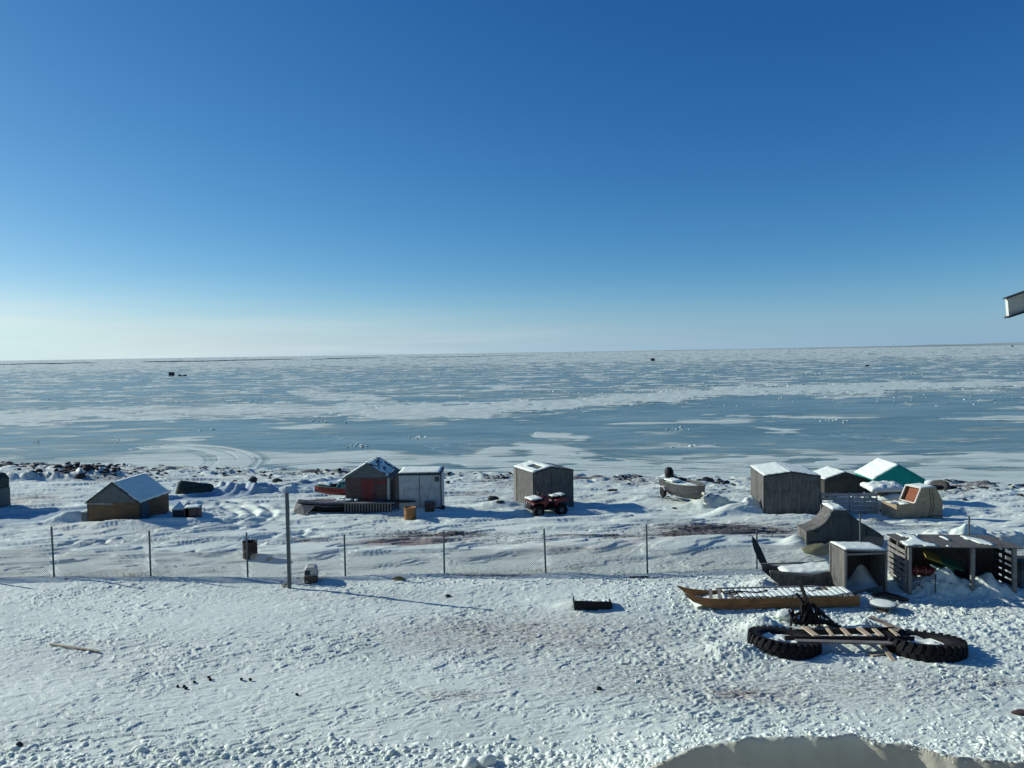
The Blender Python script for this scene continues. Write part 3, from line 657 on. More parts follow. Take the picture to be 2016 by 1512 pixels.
# --- shed F (dark, between E and the teal one)
gable_shed('storage_shed', 'small dark gabled shed squeezed between the largest grey shed and the teal shed', 'shed', (1624,985), 1703, 1610, 4, 945, 930.5, 'left',
    sink=.5, over=.06, depth=2.0, mats=('plywood_dark','plywood_dark','dark_trim'), roofm='plywood_dark', snow=dict(l=.05))
# --- shed G teal
gable_shed('storage_shed', 'teal green gabled shed with a thick snow-covered roof', 'shed', (1719.5,988), 1817, 1684, -3, 945.5, 916.5, 'left',
    sink=.5, over=.05, mats=('teal','teal','teal'), roofm='teal', snow=dict(l=.09, r=.05))

# ================================================================ PLYWOOD CABINS, PALLETS
# H: plywood sled cabin with slanted window opening
P = G(1766,1026); rz = R(13); L = along(P, rz, 1855); t = thing('sled_cabin', 'tan plywood sled cabin with a slanted open window, snow drifted against its nose', 'sled cabin', P, rz)
z1 = Zat(P, 994); zr = Zat(P+Vector((math.cos(rz), math.sin(rz), 0))*L*.5, 962)
prof = [(0,0),(0,z1),(L*.40,z1+.02),(L*.53,zr),(L*.84,zr+.03),(L*.92,zr*.80),(L*1.0,zr*.55),(L*1.0,0)]
Wd = 1.05; g = .03
m = MB(); m.prism(prof, 0, g); m.obj('side_panel', 'plywood', t)
m = MB(); m.prism(prof, Wd-g, Wd); m.obj('side_panel', 'plywood', t)
def strip(a, b, y0, y1, th=.025):
    m = MB(); m.add([(a[0],y0,a[1]),(b[0],y0,b[1]),(b[0],y1,b[1]),(a[0],y1,a[1]),(a[0]+.001,y0,a[1]-th),(b[0]+.001,y0,b[1]-th),(b[0]+.001,y1,b[1]-th),(a[0]+.001,y1,a[1]-th)],
        [(0,1,2,3),(7,6,5,4),(0,4,5,1),(1,5,6,2),(2,6,7,3),(3,7,4,0)]); return m
m = MB(); m.box(-.025, -.002, 0, Wd, .02, z1); m.obj('nose_panel', 'plywood', t)
strip(prof[3], prof[4], g+.002, Wd-g-.002).obj('roof', 'plywood', t)
strip(prof[4], prof[5], g+.002, Wd-g-.002).obj('rear_panel', 'plywood', t); strip(prof[5], prof[6], g+.002, Wd-g-.002).obj('rear_panel', 'plywood', t)
a, b = prof[2], prof[3]
m = MB()
for y in (.03, Wd-.03): m.beam((a[0]-.02,y,a[1]), (b[0]-.02,y,b[1]+.02), .06, .05, up=(-1,0,.5))
m.beam((a[0]-.02,0,a[1]), (a[0]-.02,Wd,a[1]), .06, .05); m.beam((b[0]-.02,0,b[1]+.01), (b[0]-.02,Wd,b[1]+.01), .06, .05)
wf = m.obj('window_frame', 'white_paint', t)
strip((a[0]+.12,a[1]-.05), (b[0]+.12,b[1]-.03), g+.01, Wd-g-.01).obj('lining', 'rust_inner', wf)
strip((0,z1-.25),(L*.4,z1-.2), g+.01, Wd-g-.01).obj('floor', 'plywood', t)
snowslab('snow_cap', [prof_ for prof_ in [(L*.53,.02,zr+.0),(L*.84,.02,zr+.03),(L*.84,Wd-.02,zr+.03),(L*.53,Wd-.02,zr)]], .04, t, n=(10,8))
snowslab('snow_cap', [(0.02,.05,z1-.12),(L*.36,.05,z1-.12),(L*.36,Wd-.05,z1-.1),(.02,Wd-.05,z1-.1)], .10, t, n=(10,8), cover=lambda u, v: u > .5 or v > .5)
m = MB()
for k in (.70, .76): m.tube([(L*k,-.012,zr*.98),(L*(k+.04),-.012,zr*.45),(L*(k-.02),-.012,.05)], .012, 5)
m.tube([(L*.5,-.012,.16),(L*.62,-.012,.05),(L*.8,-.012,.14),(L*.97,-.012,.1)], .012, 5); m.obj('lashing_rope', 'black_plastic', t)
# its low sled base
m = MB(); m.box(L*.0, L*1.03, -.16, -.05, -.22, -.03)
for k in range(14): m.box(L*.02+k*L/14, L*.05+k*L/14, -.17, Wd, -.03, .0)
m.obj('sled_base', 'plank_grey', t)
# K: grey canvas-covered sled cabin with sweeping ends
P = G(1588,1075); rz = R(-3); ang = rz; L = along(P, ang, 1738); t = thing('sled_cabin', 'dark grey fabric-covered sled cabin with a tall squared hood and sweeping curved ends', 'sled cabin', P, rz)
def lx(px): return (px-1588)/(1738-1588)*L
s_ = P.y/F
def lz(py): return (1073-py)*s_*1.02
pr = [(1588,1073),(1588,1044),(1600,1041.5),(1612,1036),(1622,1029),(1630,1020),(1636,1010),(1641,1003),(1664,1004),(1670,1009),(1680,1017),(1691,1025.5),(1704,1034),(1718,1041),(1730,1049),(1738,1056),(1737,1068),(1733,1076),(1660,1078),(1612,1076)]
prof = [(lx(a), lz(b)) for a, b in pr]; Wd = 1.15
m = MB(); m.prism(prof, 0, .03); m.obj('side_panel', 'grey_canvas', t)
m = MB(); m.prism(prof, Wd-.03, Wd); m.obj('side_panel', 'grey_canvas', t)
m = MB(); idx = list(range(0, 7))
for i in idx:
    a, b = prof[i], prof[i+1]; k = len(m.v); m.add([(a[0],.03,a[1]),(b[0],.03,b[1]),(b[0],Wd-.03,b[1]),(a[0],Wd-.03,a[1])], [(0,1,2,3)])
m.obj('front_panel', 'plywood_grey', t, solid=.02)
m = MB()
for i in range(7, 17):
    a, b = prof[i], prof[i+1]; m.add([(a[0],.03,a[1]),(b[0],.03,b[1]),(b[0],Wd-.03,b[1]),(a[0],Wd-.03,a[1])], [(0,1,2,3)])
m.obj('roof', 'grey_canvas', t, solid=.02)
m = MB(); m.box(lx(1636)-.04, lx(1636)+.0, .0, .05, lz(1040), lz(1003)); m.obj('corner_post', 'plank_grey', t); m = MB(); m.box(lx(1636)-.04, lx(1636), Wd-.05, Wd, lz(1040), lz(1003)); m.obj('corner_post', 'plank_grey', t)
m = MB(); m.add([(lx(1586),-.06,lz(1044)),(lx(1612),-.06,lz(1047)),(lx(1612),Wd,lz(1047)),(lx(1586),Wd,lz(1044))],[(0,1,2,3)]); m.obj('nose_lid', 'plywood_grey', t, solid=.025)
snowslab('snow_cap', [(lx(1638),.0,lz(1002.5)),(lx(1664),.0,lz(1003.5)),(lx(1664),Wd,lz(1003.5)),(lx(1638),Wd,lz(1002.5))], .10, t, n=(8,8))
m = MB(); m.tube([(lx(x),-.02,lz(y)+.02*math.sin(x)) for x, y in ((1592,1067),(1610,1064),(1628,1069),(1641,1073),(1660,1066),(1676,1064),(1695,1063),(1712,1059),(1736,1058))], .014, 5)
m.tube([(lx(1706),-.02,lz(1034)),(lx(1703),-.02,lz(1050)),(lx(1707),-.02,lz(1076))], .012, 5); m.tube([(lx(1672),-.02,lz(1010)),(lx(1676),-.02,lz(1040)),(lx(1672),-.02,lz(1064))], .008, 5); m.obj('lashing_rope', 'black_plastic', t)
m = MB(); m.box(lx(1612), lx(1730), -.05, .0, lz(1084), lz(1077.5)); m.obj('sled_base', 'plank_dark', t)

# pallet enclosure by the largest shed: three pallets, each its own thing
def pallet(name, label, P, rz, L, h, n=5, group=None, m_='pallet_wood', tiltx=0., boards=None, post=(0.,.5,1.)):
    t = thing(name, label, 'pallet', P, (tiltx, 0, rz), group)
    for k in post:
        m = MB(); x = .03+k*(L-.10); m.box(x, x+.05, .022, .11, -.12, h); m.obj('stringer', m_, t)
    bh_ = h/n*.78
    for k in range(n):
        if boards and k not in boards: continue
        m = MB(); z = .02+k*h/n+random.uniform(-.01, .01); m.box(random.uniform(-.01,.015), L+random.uniform(-.015,.01), 0, .02, z, z+bh_*random.uniform(.85,1.1)); m.obj('board', m_, t)
    return t
pg = 'pallets standing on edge by the sheds'
P = G(1616,1010); P2 = G(1664,1012); h_ = Zat(P, 970)
pallet('wooden_pallet', 'weathered pallet on edge just right of the largest grey shed, left of a matching one', P, R(-3), along(P, R(-3), 1675), h_, group=pg)
P = G(1677,1013); pallet('wooden_pallet', 'weathered pallet on edge between another pallet and the tan plywood cabin', P, R(-2), along(P, R(-2), 1728), Zat(P, 970), group=pg)
P = G(1612,1009); pallet('wooden_pallet', 'short end pallet turned sideways with snow on its edge, against the largest grey shed', P, R(100), 1.0, h_*1.05, group=pg)
# low open crate behind the pallets with snow over it
P = G(1733,1008); P.z = zg(P.x, P.y)-.1; L = along(P, 0, 1784); t = thing('wooden_crate', 'open-fronted wooden crate heaped with snow, behind the nose of the tan plywood cabin', 'crate', P, R(2)); h_ = Zat(P, 971)
m = MB(); m.box(0, .05, 0, .06, 0, h_); m.box(L-.05, L, 0, .06, 0, h_); m.box(0, L, .0, .05, h_-.06, h_); m.obj('front_frame', 'plank_grey', t)
m = MB(); m.box(0, L, .9, .93, 0, h_); m.box(0, .03, .06, .9, 0, h_-.003); m.box(L-.03, L, .06, .9, 0, h_-.003); m.obj('panel', 'plywood_dark', t)
m = MB(); m.box(-.1, L*.95, -.02, 1., h_+.003, h_+.03); l_ = m.obj('lid', 'plywood_dark', t)
snowslab('snow_cap', [(-.5,-.15,h_+.06),(L*1.,-.1,h_+.05),(L*1.,1.1,h_+.25),(-.5,1.1,h_+.2)], .28, l_, n=(16,12), edge=.3)
# snow heap over stored things behind the pallets, with two dark lids poking out
def lump_one(name, label, cat, px, py, sx, sy, sz, m_, rz=0., seed=1, group=None, kind=None, up=0.):
    P = G(px, py); r = np.random.default_rng(seed); V, Fc = _ico(3); nrm = r.normal(size=(12, 3)); nrm /= np.linalg.norm(nrm, axis=1)[:, None]; d0 = r.uniform(.6, .95, 12)
    dots = V@nrm.T; tt_ = np.where(dots > 1e-3, d0/np.maximum(dots, 1e-3), 9).min(axis=1); V = V*np.minimum(1, tt_)[:, None]*np.array([sx, sy, sz]); V[:, 2] += sz*.25+up
    V += .04*min(sx, sz)*r.normal(size=(len(V), 1))
    o = mesh_np(name, V, Fc, M[m_], smooth=False); o.location = P; o.rotation_euler = (0, 0, rz); return tag(o, label, cat, group, kind)
lump_one('snow_covered_heap', 'rounded snow-topped heap behind the pallets, left of the tan plywood cabin', 'snow heap', 1752, 1000, 1.1, .8, .80, 'snow', seed=4)
lump_one('rubber_bucket', 'dark lid poking out of the snow heap beyond the pallets', 'lid', 1741, 975, .34, .3, .16, 'black_iron', seed=5, up=.95)
lump_one('rubber_bucket', 'dark round lid resting behind the roof of the tan plywood cabin', 'lid', 1839, 998, .5, .35, .14, 'black_iron', seed=6, up=1.0)
# small boat with snow on the far right beach
# ================================================================ FOREGROUND PLYWOOD BOX, LOW SLED, BLACK SHEET
P = G(1664,1172); rz = R(4); W = along(P, rz, 1745); h = Zat(P, 1085)
t = thing('plywood_box', 'tall open-fronted plywood box standing on the snow with snow blown inside', 'box', P, rz); Dp = 1.0; g = .035
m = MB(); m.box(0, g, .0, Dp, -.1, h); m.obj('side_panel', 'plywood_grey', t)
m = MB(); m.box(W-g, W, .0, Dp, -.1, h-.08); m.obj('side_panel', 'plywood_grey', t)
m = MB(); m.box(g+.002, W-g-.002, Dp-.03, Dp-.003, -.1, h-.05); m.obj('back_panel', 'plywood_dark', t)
m = MB(); m.add([(-.05,-.03,h+.003),(W+.03,-.03,h-.075),(W+.03,Dp+.03,h-.075),(-.05,Dp+.03,h+.003),(-.05,-.03,h+.03),(W+.03,-.03,h-.045),(W+.03,Dp+.03,h-.045),(-.05,Dp+.03,h+.03)],
    [(0,3,2,1),(4,5,6,7),(0,1,5,4),(1,2,6,5),(2,3,7,6),(3,0,4,7)]); tp = m.obj('top_panel', 'plywood_grey', t)
snowslab('snow_cap', [(0,0,h+.03),(W,0,h-.045),(W,Dp,h-.045),(0,Dp,h+.03)], .05, tp)
m = MB(); m.box(-.025, .05, -.03, -.002, -.1, h); m.box(W-.05, W+.02, -.03, -.002, 0, h-.09); m.box(.05, W-.05, -.028, -.002, h-.14, h-.08); m.box(-.035,-.005,.03,.09,-.1,h-.02); m.box(-.035,-.005,Dp-.06,Dp,-.1,h-.02); m.obj('front_frame', 'plank_grey', t)
V = MB(); pts = [(g,.05,.0),(W-g,.05,.0),(W-g,Dp-.05,.95),(W*.62,Dp-.05,.45),(g,Dp-.05,.12)]
n_ = 14
for j in range(n_+1):
    for i in range(n_+1):
        u, v = i/n_, j/n_; V.v.append((g+.01+u*(W-2*g-.02), .02+v*(Dp-.07), -.05+.22*v+.55*math.exp(-((u-.78)/.26)**2)*v**1.3+.05*float(pn(u*4, v*4, 9))))
for j in range(n_):
    for i in range(n_): a = j*(n_+1)+i; V.f.append((a, a+1, a+n_+2, a+n_+1))
V.obj('blown_snow', 'snow', t, smooth=True)
m = MB(); m.beam((W*.1,-.25,.03),(W*.95,.02,.10),.02,.32,up=(0,.3,1)); m.obj('fallen_board', 'plywood_grey', t)
# low box sled (hull) left of it
P = G(1545,1158); rz = R(1); Lr = along(P, rz, 1655); h = Zat(P, 1130); t = thing('cargo_sled', 'low grey plywood sled tub between the black sheet and the tall plywood box', 'sled', P, rz)
xl = -along(P, rz+math.pi, 1519)
prof = [(0,-.05),(xl+.02,h*.78),(xl,h+.10),(Lr*.5,h-.05),(Lr*.98,h+.14),(Lr*1.0,h*.5),(Lr*.93,-.05)]
m = MB(); m.prism(prof, 0, .025); m.obj('side_panel', 'plywood_grey', t); m = MB(); m.prism(prof, .85, .875); m.obj('side_panel', 'plywood_grey', t)
m = MB(); m.add([(0,.03,-.03),(Lr*.93,.03,-.03),(Lr*.93,.85,-.03),(0,.85,-.03)],[(0,1,2,3)]); m.add([(0,.03,-.03),(xl+.02,.03,h*.78),(xl+.02,.85,h*.78),(0,.85,-.03)],[(0,1,2,3)]); m.add([(Lr*.93,.03,-.03),(Lr,.03,h*.5),(Lr,.85,h*.5),(Lr*.93,.85,-.03)],[(0,1,2,3)]); m.obj('floor', 'plywood_dark', t, solid=.02)
m = MB(); m.beam((xl-.02,-.02,h+.10),(Lr*.5,-.02,h-.06),.04,.08); m.beam((xl-.02,.89,h+.10),(Lr*.98,.89,h+.12),.04,.06); m.obj('top_rail', 'plank_grey', t)
snowslab('blown_snow', [(.05,.04,h*.8),(Lr*.95,.04,h*.9),(Lr*.95,.83,h+.1),(.05,.83,h*.9)], .10, t, n=(22,10))
# black sheet leaning at the fence post
P = G(1524,1140); o_ = G(1492,1130); t = thing('rubber_sheet', 'curved black sheet propped upright against a fence post beside the low cargo sled', 'sheet', P, 0)
pts = []; sc_ = P.y/F
for i, (px, py, hw) in enumerate([(1517,1132,9),(1506,1108,10),(1495,1083,10.5),(1487,1067,8),(1484,1059,1.5)]):
    pts.append(((px-1524)*sc_*1.0, .10+.05*i*(1-i*.12), (1140-py)*sc_*1.02, hw*sc_))
m = MB()
for (x, y, z, hw) in pts: m.v += [(x-hw*.75, y-.12, z-hw*.75), (x+hw*.75, y+.22, z+hw*.55)]
for i in range(len(pts)-1): m.f.append((2*i, 2*i+1, 2*i+3, 2*i+2))
m.obj('sheet', 'black_plastic', t, solid=.02, sub=2, smooth=True)

# ================================================================ PALLET SHELTER
P = G(1789,1172); P.z -= .03; rz = R(-3); W = along(P, rz, 2004); h = Zat(P, 1077); Dp = 1.35
t = thing('pallet_shelter', 'open-fronted shelter of upright pallets under a flat plywood top, snow drifted inside', 'shelter', P, rz)
hb = h
# top (slight overhang, sagging)
m = MB(); m.add([(-.12,-.12,h+.02),(W+.10,-.12,h-.04),(W*.93,Dp+.1,hb+.0),(-.12,Dp+.1,hb+.06),(-.12,-.12,h+.05),(W+.10,-.12,h-.01),(W*.93,Dp+.1,hb+.03),(-.12,Dp+.1,hb+.09)],
    [(0,3,2,1),(4,5,6,7),(0,1,5,4),(1,2,6,5),(2,3,7,6),(3,0,4,7)]); top = m.obj('top_panel', 'plywood_grey', t)
snowslab('snow_cap', [(-.1,-.1,h+.052),(W+.05,-.1,h-.008),(W*.92,Dp+.05,hb+.032),(-.1,Dp+.05,hb+.092)], .02, top, n=(40,16), cover=lambda u, v: pn(u*5, v*1.6, 12)+.15*pn(u*13, v*5, 13) > .27)
for k, x in enumerate((0.02, W*.575, W*.955)):
    m = MB(); lean = (0, .0, -.03)[k] ; m.beam((x, 0, -.15), (x+lean, 0, h-.0-(.03 if k == 2 else 0)), .12 if k else .10, .10); m.obj('post', 'plank_grey', t)
# left pallet wall (two columns of boards with gaps), along depth
pw = link(bpy.data.objects.new('side_pallet', None)); pw.parent = t
for k in range(9):
    z = -.08+k*(h+.02)/9
    m = MB(); y0 = .06; 
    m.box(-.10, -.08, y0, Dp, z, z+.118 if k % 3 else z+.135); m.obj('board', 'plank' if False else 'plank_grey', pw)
m = MB()
for y in (.08, Dp*.5, Dp-.08): m.box(-.078, .0, y-.02, y+.03, -.1, h)
m.obj('stringer', 'plank_grey', pw)
pw = link(bpy.data.objects.new('side_pallet', None)); pw.parent = t
for k in range(7):
    z = .02+k*(h-.1)/6.6
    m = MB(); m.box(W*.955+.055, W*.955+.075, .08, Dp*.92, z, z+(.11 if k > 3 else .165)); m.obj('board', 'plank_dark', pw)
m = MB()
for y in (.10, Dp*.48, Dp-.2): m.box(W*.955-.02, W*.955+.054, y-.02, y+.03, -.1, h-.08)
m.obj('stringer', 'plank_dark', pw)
m = MB(); m.box(.0, W*1.03, Dp-.02, Dp+.01, -.1, h-.03); m.obj('back_panel', 'plywood_dark', t)  # back coloured dark to deepen the shade inside the shelter
m = MB(); m.beam((0,-.04,-.02),(W,-.04,-.02),.08,.10); m.obj('sill_beam', 'plank_dark', t)
sMW = t.location.copy(); cr_, sr_ = math.cos(rz), math.sin(rz)
def SL(x, y, z=0): return Vector((sMW.x+x*cr_-y*sr_, sMW.y+x*sr_+y*cr_, sMW.z+z))
# things in the shelter
def bag(o, prof): pass
t2 = thing('rolled_sled_bag', 'dull red rolled bag lying on the snow in the pallet shelter', 'bag', SL(.25,.55,.72), (0, R(6), rz+R(4)))
m = MB(); N = 14
m.tube([(0,0,.0),(.03,0,.0),(.15,0,.01),(.35,0,-.005),(.6,0,.0),(.8,0,.01),(.95,0,0),(1.0,0,0)], [.06,.11,.15,.14,.155,.14,.11,.05], 14); m.obj('bag_body', 'red_plastic', t2, smooth=True)
m = MB()
for x in (.2,.5,.78): m.lathe([(.152,-.02),(.165,-.015),(.165,.015),(.152,.02)], 16, (0,0,0), 'x'); 
m = MB()
for x in (.2,.5,.78):
    b_ = len(m.v)
    for k in range(17): a = 2*math.pi*k/16; m.v += [(x-.02, .162*math.cos(a), .162*math.sin(a)), (x+.02, .162*math.cos(a), .162*math.sin(a))]
    for k in range(16): m.f.append((b_+2*k, b_+2*k+1, b_+2*k+3, b_+2*k+2))
m.obj('strap', 'orange_drum', t2)
t2 = thing('foam_mat', 'olive-yellow to green folded foam mat lying across the red bag in the pallet shelter', 'foam mat', SL(.75,.45,1.12), (R(18), R(20), rz-R(6)))
m = MB(); m.box(0, .55, 0, .5, 0, .05); m.obj('yellow_panel', 'yellow_foam', t2, bevel=.015)
m = MB(); m.box(.555, 1.25, .02, .5, -.005, .05); m.obj('green_panel', 'green_foam', t2, bevel=.015)
t2 = thing('plastic_crate', 'dark blue-green crate half sunk in the snow below the foam mat', 'crate', SL(1.05,.5,.55), (0, R(12), rz))
m = MB(); m.box(0,.6,0,.4,0,.28); m.obj('crate_body', 'blue_board', t2, bevel=.02); m = MB(); m.box(-.02,.62,-.02,.42,.283,.31); m.obj('lid', 'green_foam', t2, bevel=.01)
t2 = thing('metal_stake', 'thin dark stake upright in the snow at the front of the pallet shelter', 'stake', SL(.78,-.12,-.1), rz)
m = MB(); m.tube([(0,0,0),(.01,0,.85)], .018, 6); m.obj('rod', 'black_iron', t2); m = MB(); m.beam((-.12,0,.62),(.12,0,.55),.03,.02); m.obj('cross_piece', 'white_paint', t2)
for i,(x,y,z,l_,a) in enumerate(((.35,-.02,.35,.25,40),(1.5,.25,.30,.5,25),(2.0,.3,.3,.4,-20),(1.35,.35,.5,.5,60))):
    t2 = thing('scrap_wood', ['short dark stick lying low on the snow at the left front of the pallet shelter','dark board leaning beside the middle post of the pallet shelter','small board on the snow right of the middle post in the pallet shelter','broken plank leaning at the back of the pallet shelter near the middle post'][i], 'scrap wood', SL(x,y,z), (0, R(a), rz+i))
    m = MB(); m.box(-l_/2, l_/2, -.04, .04, -.015, .015); m.obj('plank', 'plank_dark' if i % 2 == 0 else 'plank_grey', t2)
# dark box at the right frame edge by the shelter
P = G(2010,1160); t = thing('storage_box', 'dark box with a grey side at the right edge, beside the pallet shelter', 'box', P, R(-4))
m = MB(); m.box(0,1.2,0,.8,-.1,.62); m.obj('box_body','grey_paint',t,bevel=.01); m = MB(); m.box(-.03,1.25,-.03,.83,.625,.92); m.obj('lid','dark_trim',t,bevel=.02)

# ================================================================ SLEDS AND TYRES
# long sled: two plank runners curved up at the left end, slats across with snow
P = G(1392,1201); rz = R(1.5); rb = along(P, rz, 1693); t = thing('cargo_sled', 'long wooden sled with two brown curved-up runners and snowy slats, lying behind the big tyres', 'sled', P, rz)
xl = -along(P, rz+math.pi, 1350); hr = .33; wd = .85
def runner(y, x0, x1, m_='plank_red'):
    top = []; bot = []
    for i in range(15):
        u = i/14; x = x0+(x1-x0)*(u**1.15)
        c = max(0, (.30-u)/.30); zt = hr+.20*c**2; zb = 0.0+.42*c**1.7
        if i == 0: zb = zt-.03
        top.append((x, zt)); bot.append((x, zb))
    m = MB(); n = 15
    for k, (a, b) in enumerate(zip(bot, top)):
        m.v += [(a[0],y,a[1]),(b[0],y,b[1]),(b[0],y+.045,b[1]),(a[0],y+.045,a[1])]
    for i in range(n-1):
        for q in range(4): m.f.append((4*i+q, 4*i+(q+1)%4, 4*(i+1)+(q+1)%4, 4*(i+1)+q))
    m.f += [(0,3,2,1), (4*n-4,4*n-3,4*n-2,4*n-1)]
    m.obj('runner', m_, t, bevel=.006)
runner(0, xl, rb); runner(wd, xl-.02, rb*.97)
m = MB(); k = 0; x = .75
while x < rb-.1:
    dx_ = random.uniform(-.02,.02)
    m = MB(); m.box(x+dx_, x+dx_+.11, -.05+dx_, wd+.10+dx_, hr+.004, hr+.03); sl_ = m.obj('slat', 'plank_grey', t)
    snowslab('snow_cap', [(x-.04+dx_,-.03,hr+.03),(x+.15+dx_,-.03,hr+.03),(x+.15,wd+.07,hr+.03),(x-.04,wd+.07,hr+.03)], .016, sl_, n=(4,14), seed=k, cover=lambda u, v: pn(v*1.8+3, k*.22, 3)+.12*pn(v*7, k*1.1+u, 4) > (-.16 if .15 < v < .9 else .02)); x += .2; k += 1
snowslab('deck_snow', [(.5,.06,.10),(rb-.1,.06,.10),(rb-.1,wd-.03,.10),(.5,wd-.03,.10)], .16, t, n=(50,10), edge=.05)
m = MB(); m.beam((.55,wd+.02,hr+.05),(rb*.78,wd+.02,hr+.05),.06,.07); m.beam((.15,wd*.1,hr+.04),(.35,wd,hr+.06),.1,.03); m.beam((.42,wd*.1,hr+.04),(.62,wd*.95,hr+.06),.1,.03); m.obj('deck_rail', 'plank_grey', t)
m = MB(); m.tube([(.7,.35,hr+.06),(1.2,.42,hr+.1),(1.7,.38,hr+.07),(2.1,.5,hr+.09)], .02, 6); m.obj('rope', 'black_plastic', t)
V = MB()
for j in range(9):
    for i in range(26):
        u, v = i/25, j/8; V.v.append((xl+.35+u*2.1, .04+v*(wd-.05), .06+.20*math.sin(math.pi*min(1, u*1.3))**.6*(.75+.5*float(pn(u*9, v*6, 14)))+.05*u))
for j in range(8):
    for i in range(25): a = j*26+i; V.f.append((a, a+1, a+27, a+26))
V.obj('snow_fill', 'snow', t, smooth=True)

# tyres
TG = 'large tractor tyres lying flat under the half-built sled'
def tyre(label, px, py, Rr, hw, tilt, rzz=0., snow=True):
    P = G(px, py); t = thing('tractor_tyre', label, 'tyre', (P.x*(P.y+Rr*.95)/P.y, P.y+Rr*.95, P.z-.03+Rr*math.sin(tilt[0])), (tilt[0], tilt[1], rzz), TG)
    ri = Rr*.60; hh = hw/2
    prof = [(ri,.06),(ri-.01,.16),(ri+.02,hw-.16),(ri,hw-.06),(ri+.05,hw-.015),(Rr*.80,hw+.01),(Rr*.90,hw-.01),(Rr*.95,hw-.06),(Rr*.965,hw*.7),(Rr*.965,hw*.3),(Rr*.95,.05),(Rr*.88,.01),(ri+.04,.0),(ri,.06)]
    m = MB(); m.lathe(prof, 72); body = m.obj('carcass', 'rubber', t, smooth=True)
    m = MB(); n = 30
    for k in range(n):
        for half in (0, 1):
            a0 = 2*math.pi*(k+.5*half)/n; sw = .10*(1 if half else -1)
            z0, z1 = (.03, hw*.53) if half == 0 else (hw*.47, hw-.02)
            aw = .055
            def pp(r, a, z): return (r*math.cos(a), r*math.sin(a), z)
            zs = [z0, z1]; an = [a0, a0+.09] if half else [a0+.09, a0]
            rt = Rr*1.0; rb_ = Rr*.93; v = []
            for zz, aa in zip(zs, an):
                edge = (zz < .05) or (zz > hw-.05); rr_ = rt*(.985 if edge else 1)
                v += [pp(rb_, aa-aw, zz), pp(rr_, aa-aw*.8, zz), pp(rr_, aa+aw*.8, zz), pp(rb_, aa+aw, zz)]
            m.add(v, [(0,1,2,3),(7,6,5,4),(0,4,5,1),(1,5,6,2),(2,6,7,3),(3,7,4,0)])
            if half: # lug shoulder wrapping onto the upper sidewall
                v = [pp(Rr*.84, a0+.09-aw*.7, hw-.012), pp(Rr*.99, a0+.09-aw*.8, hw-.05), pp(Rr*.99, a0+.09+aw*.8, hw-.05), pp(Rr*.84, a0+.09+aw*.7, hw-.012),
                     pp(Rr*.84, a0+.09-aw*.7, hw+.018), pp(Rr*.975, a0+.09-aw*.8, hw+.022), pp(Rr*.975, a0+.09+aw*.8, hw+.022), pp(Rr*.84, a0+.09+aw*.7, hw+.018)]
                m.add(v, [(0,3,2,1),(4,5,6,7),(0,1,5,4),(1,2,6,5),(2,3,7,6),(3,0,4,7)])
    m.obj('tread', 'rubber', t)
    if snow:
        V = MB(); n = 24
        for j in range(13):
            for i in range(n):
                rr_ = (ri+.01)*j/12; a = 2*math.pi*i/n; x, y = rr_*math.cos(a), rr_*math.sin(a)
                V.v.append((x, y, hw*.55+.10*float(pn(x*3+px, y*3, 15))+.06*float(pn(x*9, y*9+px, 16))+.10*(y > 0)*j/12))
        for j in range(12):
            for i in range(n): V.f.append((j*n+i, j*n+(i+1)%n, (j+1)*n+(i+1)%n, (j+1)*n+i))
        V.obj('snow_fill', 'snow', t, smooth=True)
    return t, P
T1, q1 = tyre('large black tractor tyre lying flat, left one of the pair', 1543, 1302, .97, .44, (R(-5), R(4)), 0)
T2, q2 = tyre('large black tractor tyre lying flat, right one of the pair', 1818, 1308, 1.06, .46, (R(-8), R(2)), 0)
# half-built sled laid across the tyres
def pz(px, py, y): # point on the ray at depth y
    d = ray(px, py); k = y/d.y; return Vector((d.x*k, d.y*k, CZ+d.z*k))
y0 = q1.y+.62
a1 = pz(1575,1259,y0); b1 = pz(1797,1270-3,y0+.02)
t = thing('unfinished_sled', 'half-built sled frame of dark boards with six pale crosswise slats, resting on the two tyres', 'sled', a1, math.atan2(b1.y-a1.y, b1.x-a1.x))
inv = t.matrix_basis.inverted()
def LB(name, p, q, w_, h, m_, up=(0,0,1)): m = MB(); m.beam(inv@p, inv@q, w_, h, up); return m.obj(name, m_, t, bevel=.004)
LB('side_board', pz(1545,1256,y0+.12), pz(1800,1257,y0+.12), .05, .12, 'plank_dark')
LB('side_board', pz(1567,1262,y0-.12), pz(1797,1267,y0-.12), .18, .05, 'plank_grey')
LB('side_board', pz(1530,1246.5,y0+.95), pz(1760,1240,y0+.95), .05, .17, 'plank_dark')
for (xa, ya, xb, yb, ww) in ((1583,1234,1607,1252,.17),(1628,1237,1640,1252,.09),(1658,1237,1673,1252,.13),(1690,1236,1712,1252,.16),(1719,1237,1736,1252,.13),(1751,1237,1769,1252,.10)):
    LB('slat', pz(xa,ya,y0+1.0), pz(xb,yb,y0+.05), ww, .035, 'plank')
LB('loose_board', pz(1712,1214,y0+1.5), pz(1772,1240,y0+.9), .26, .03, 'plank')
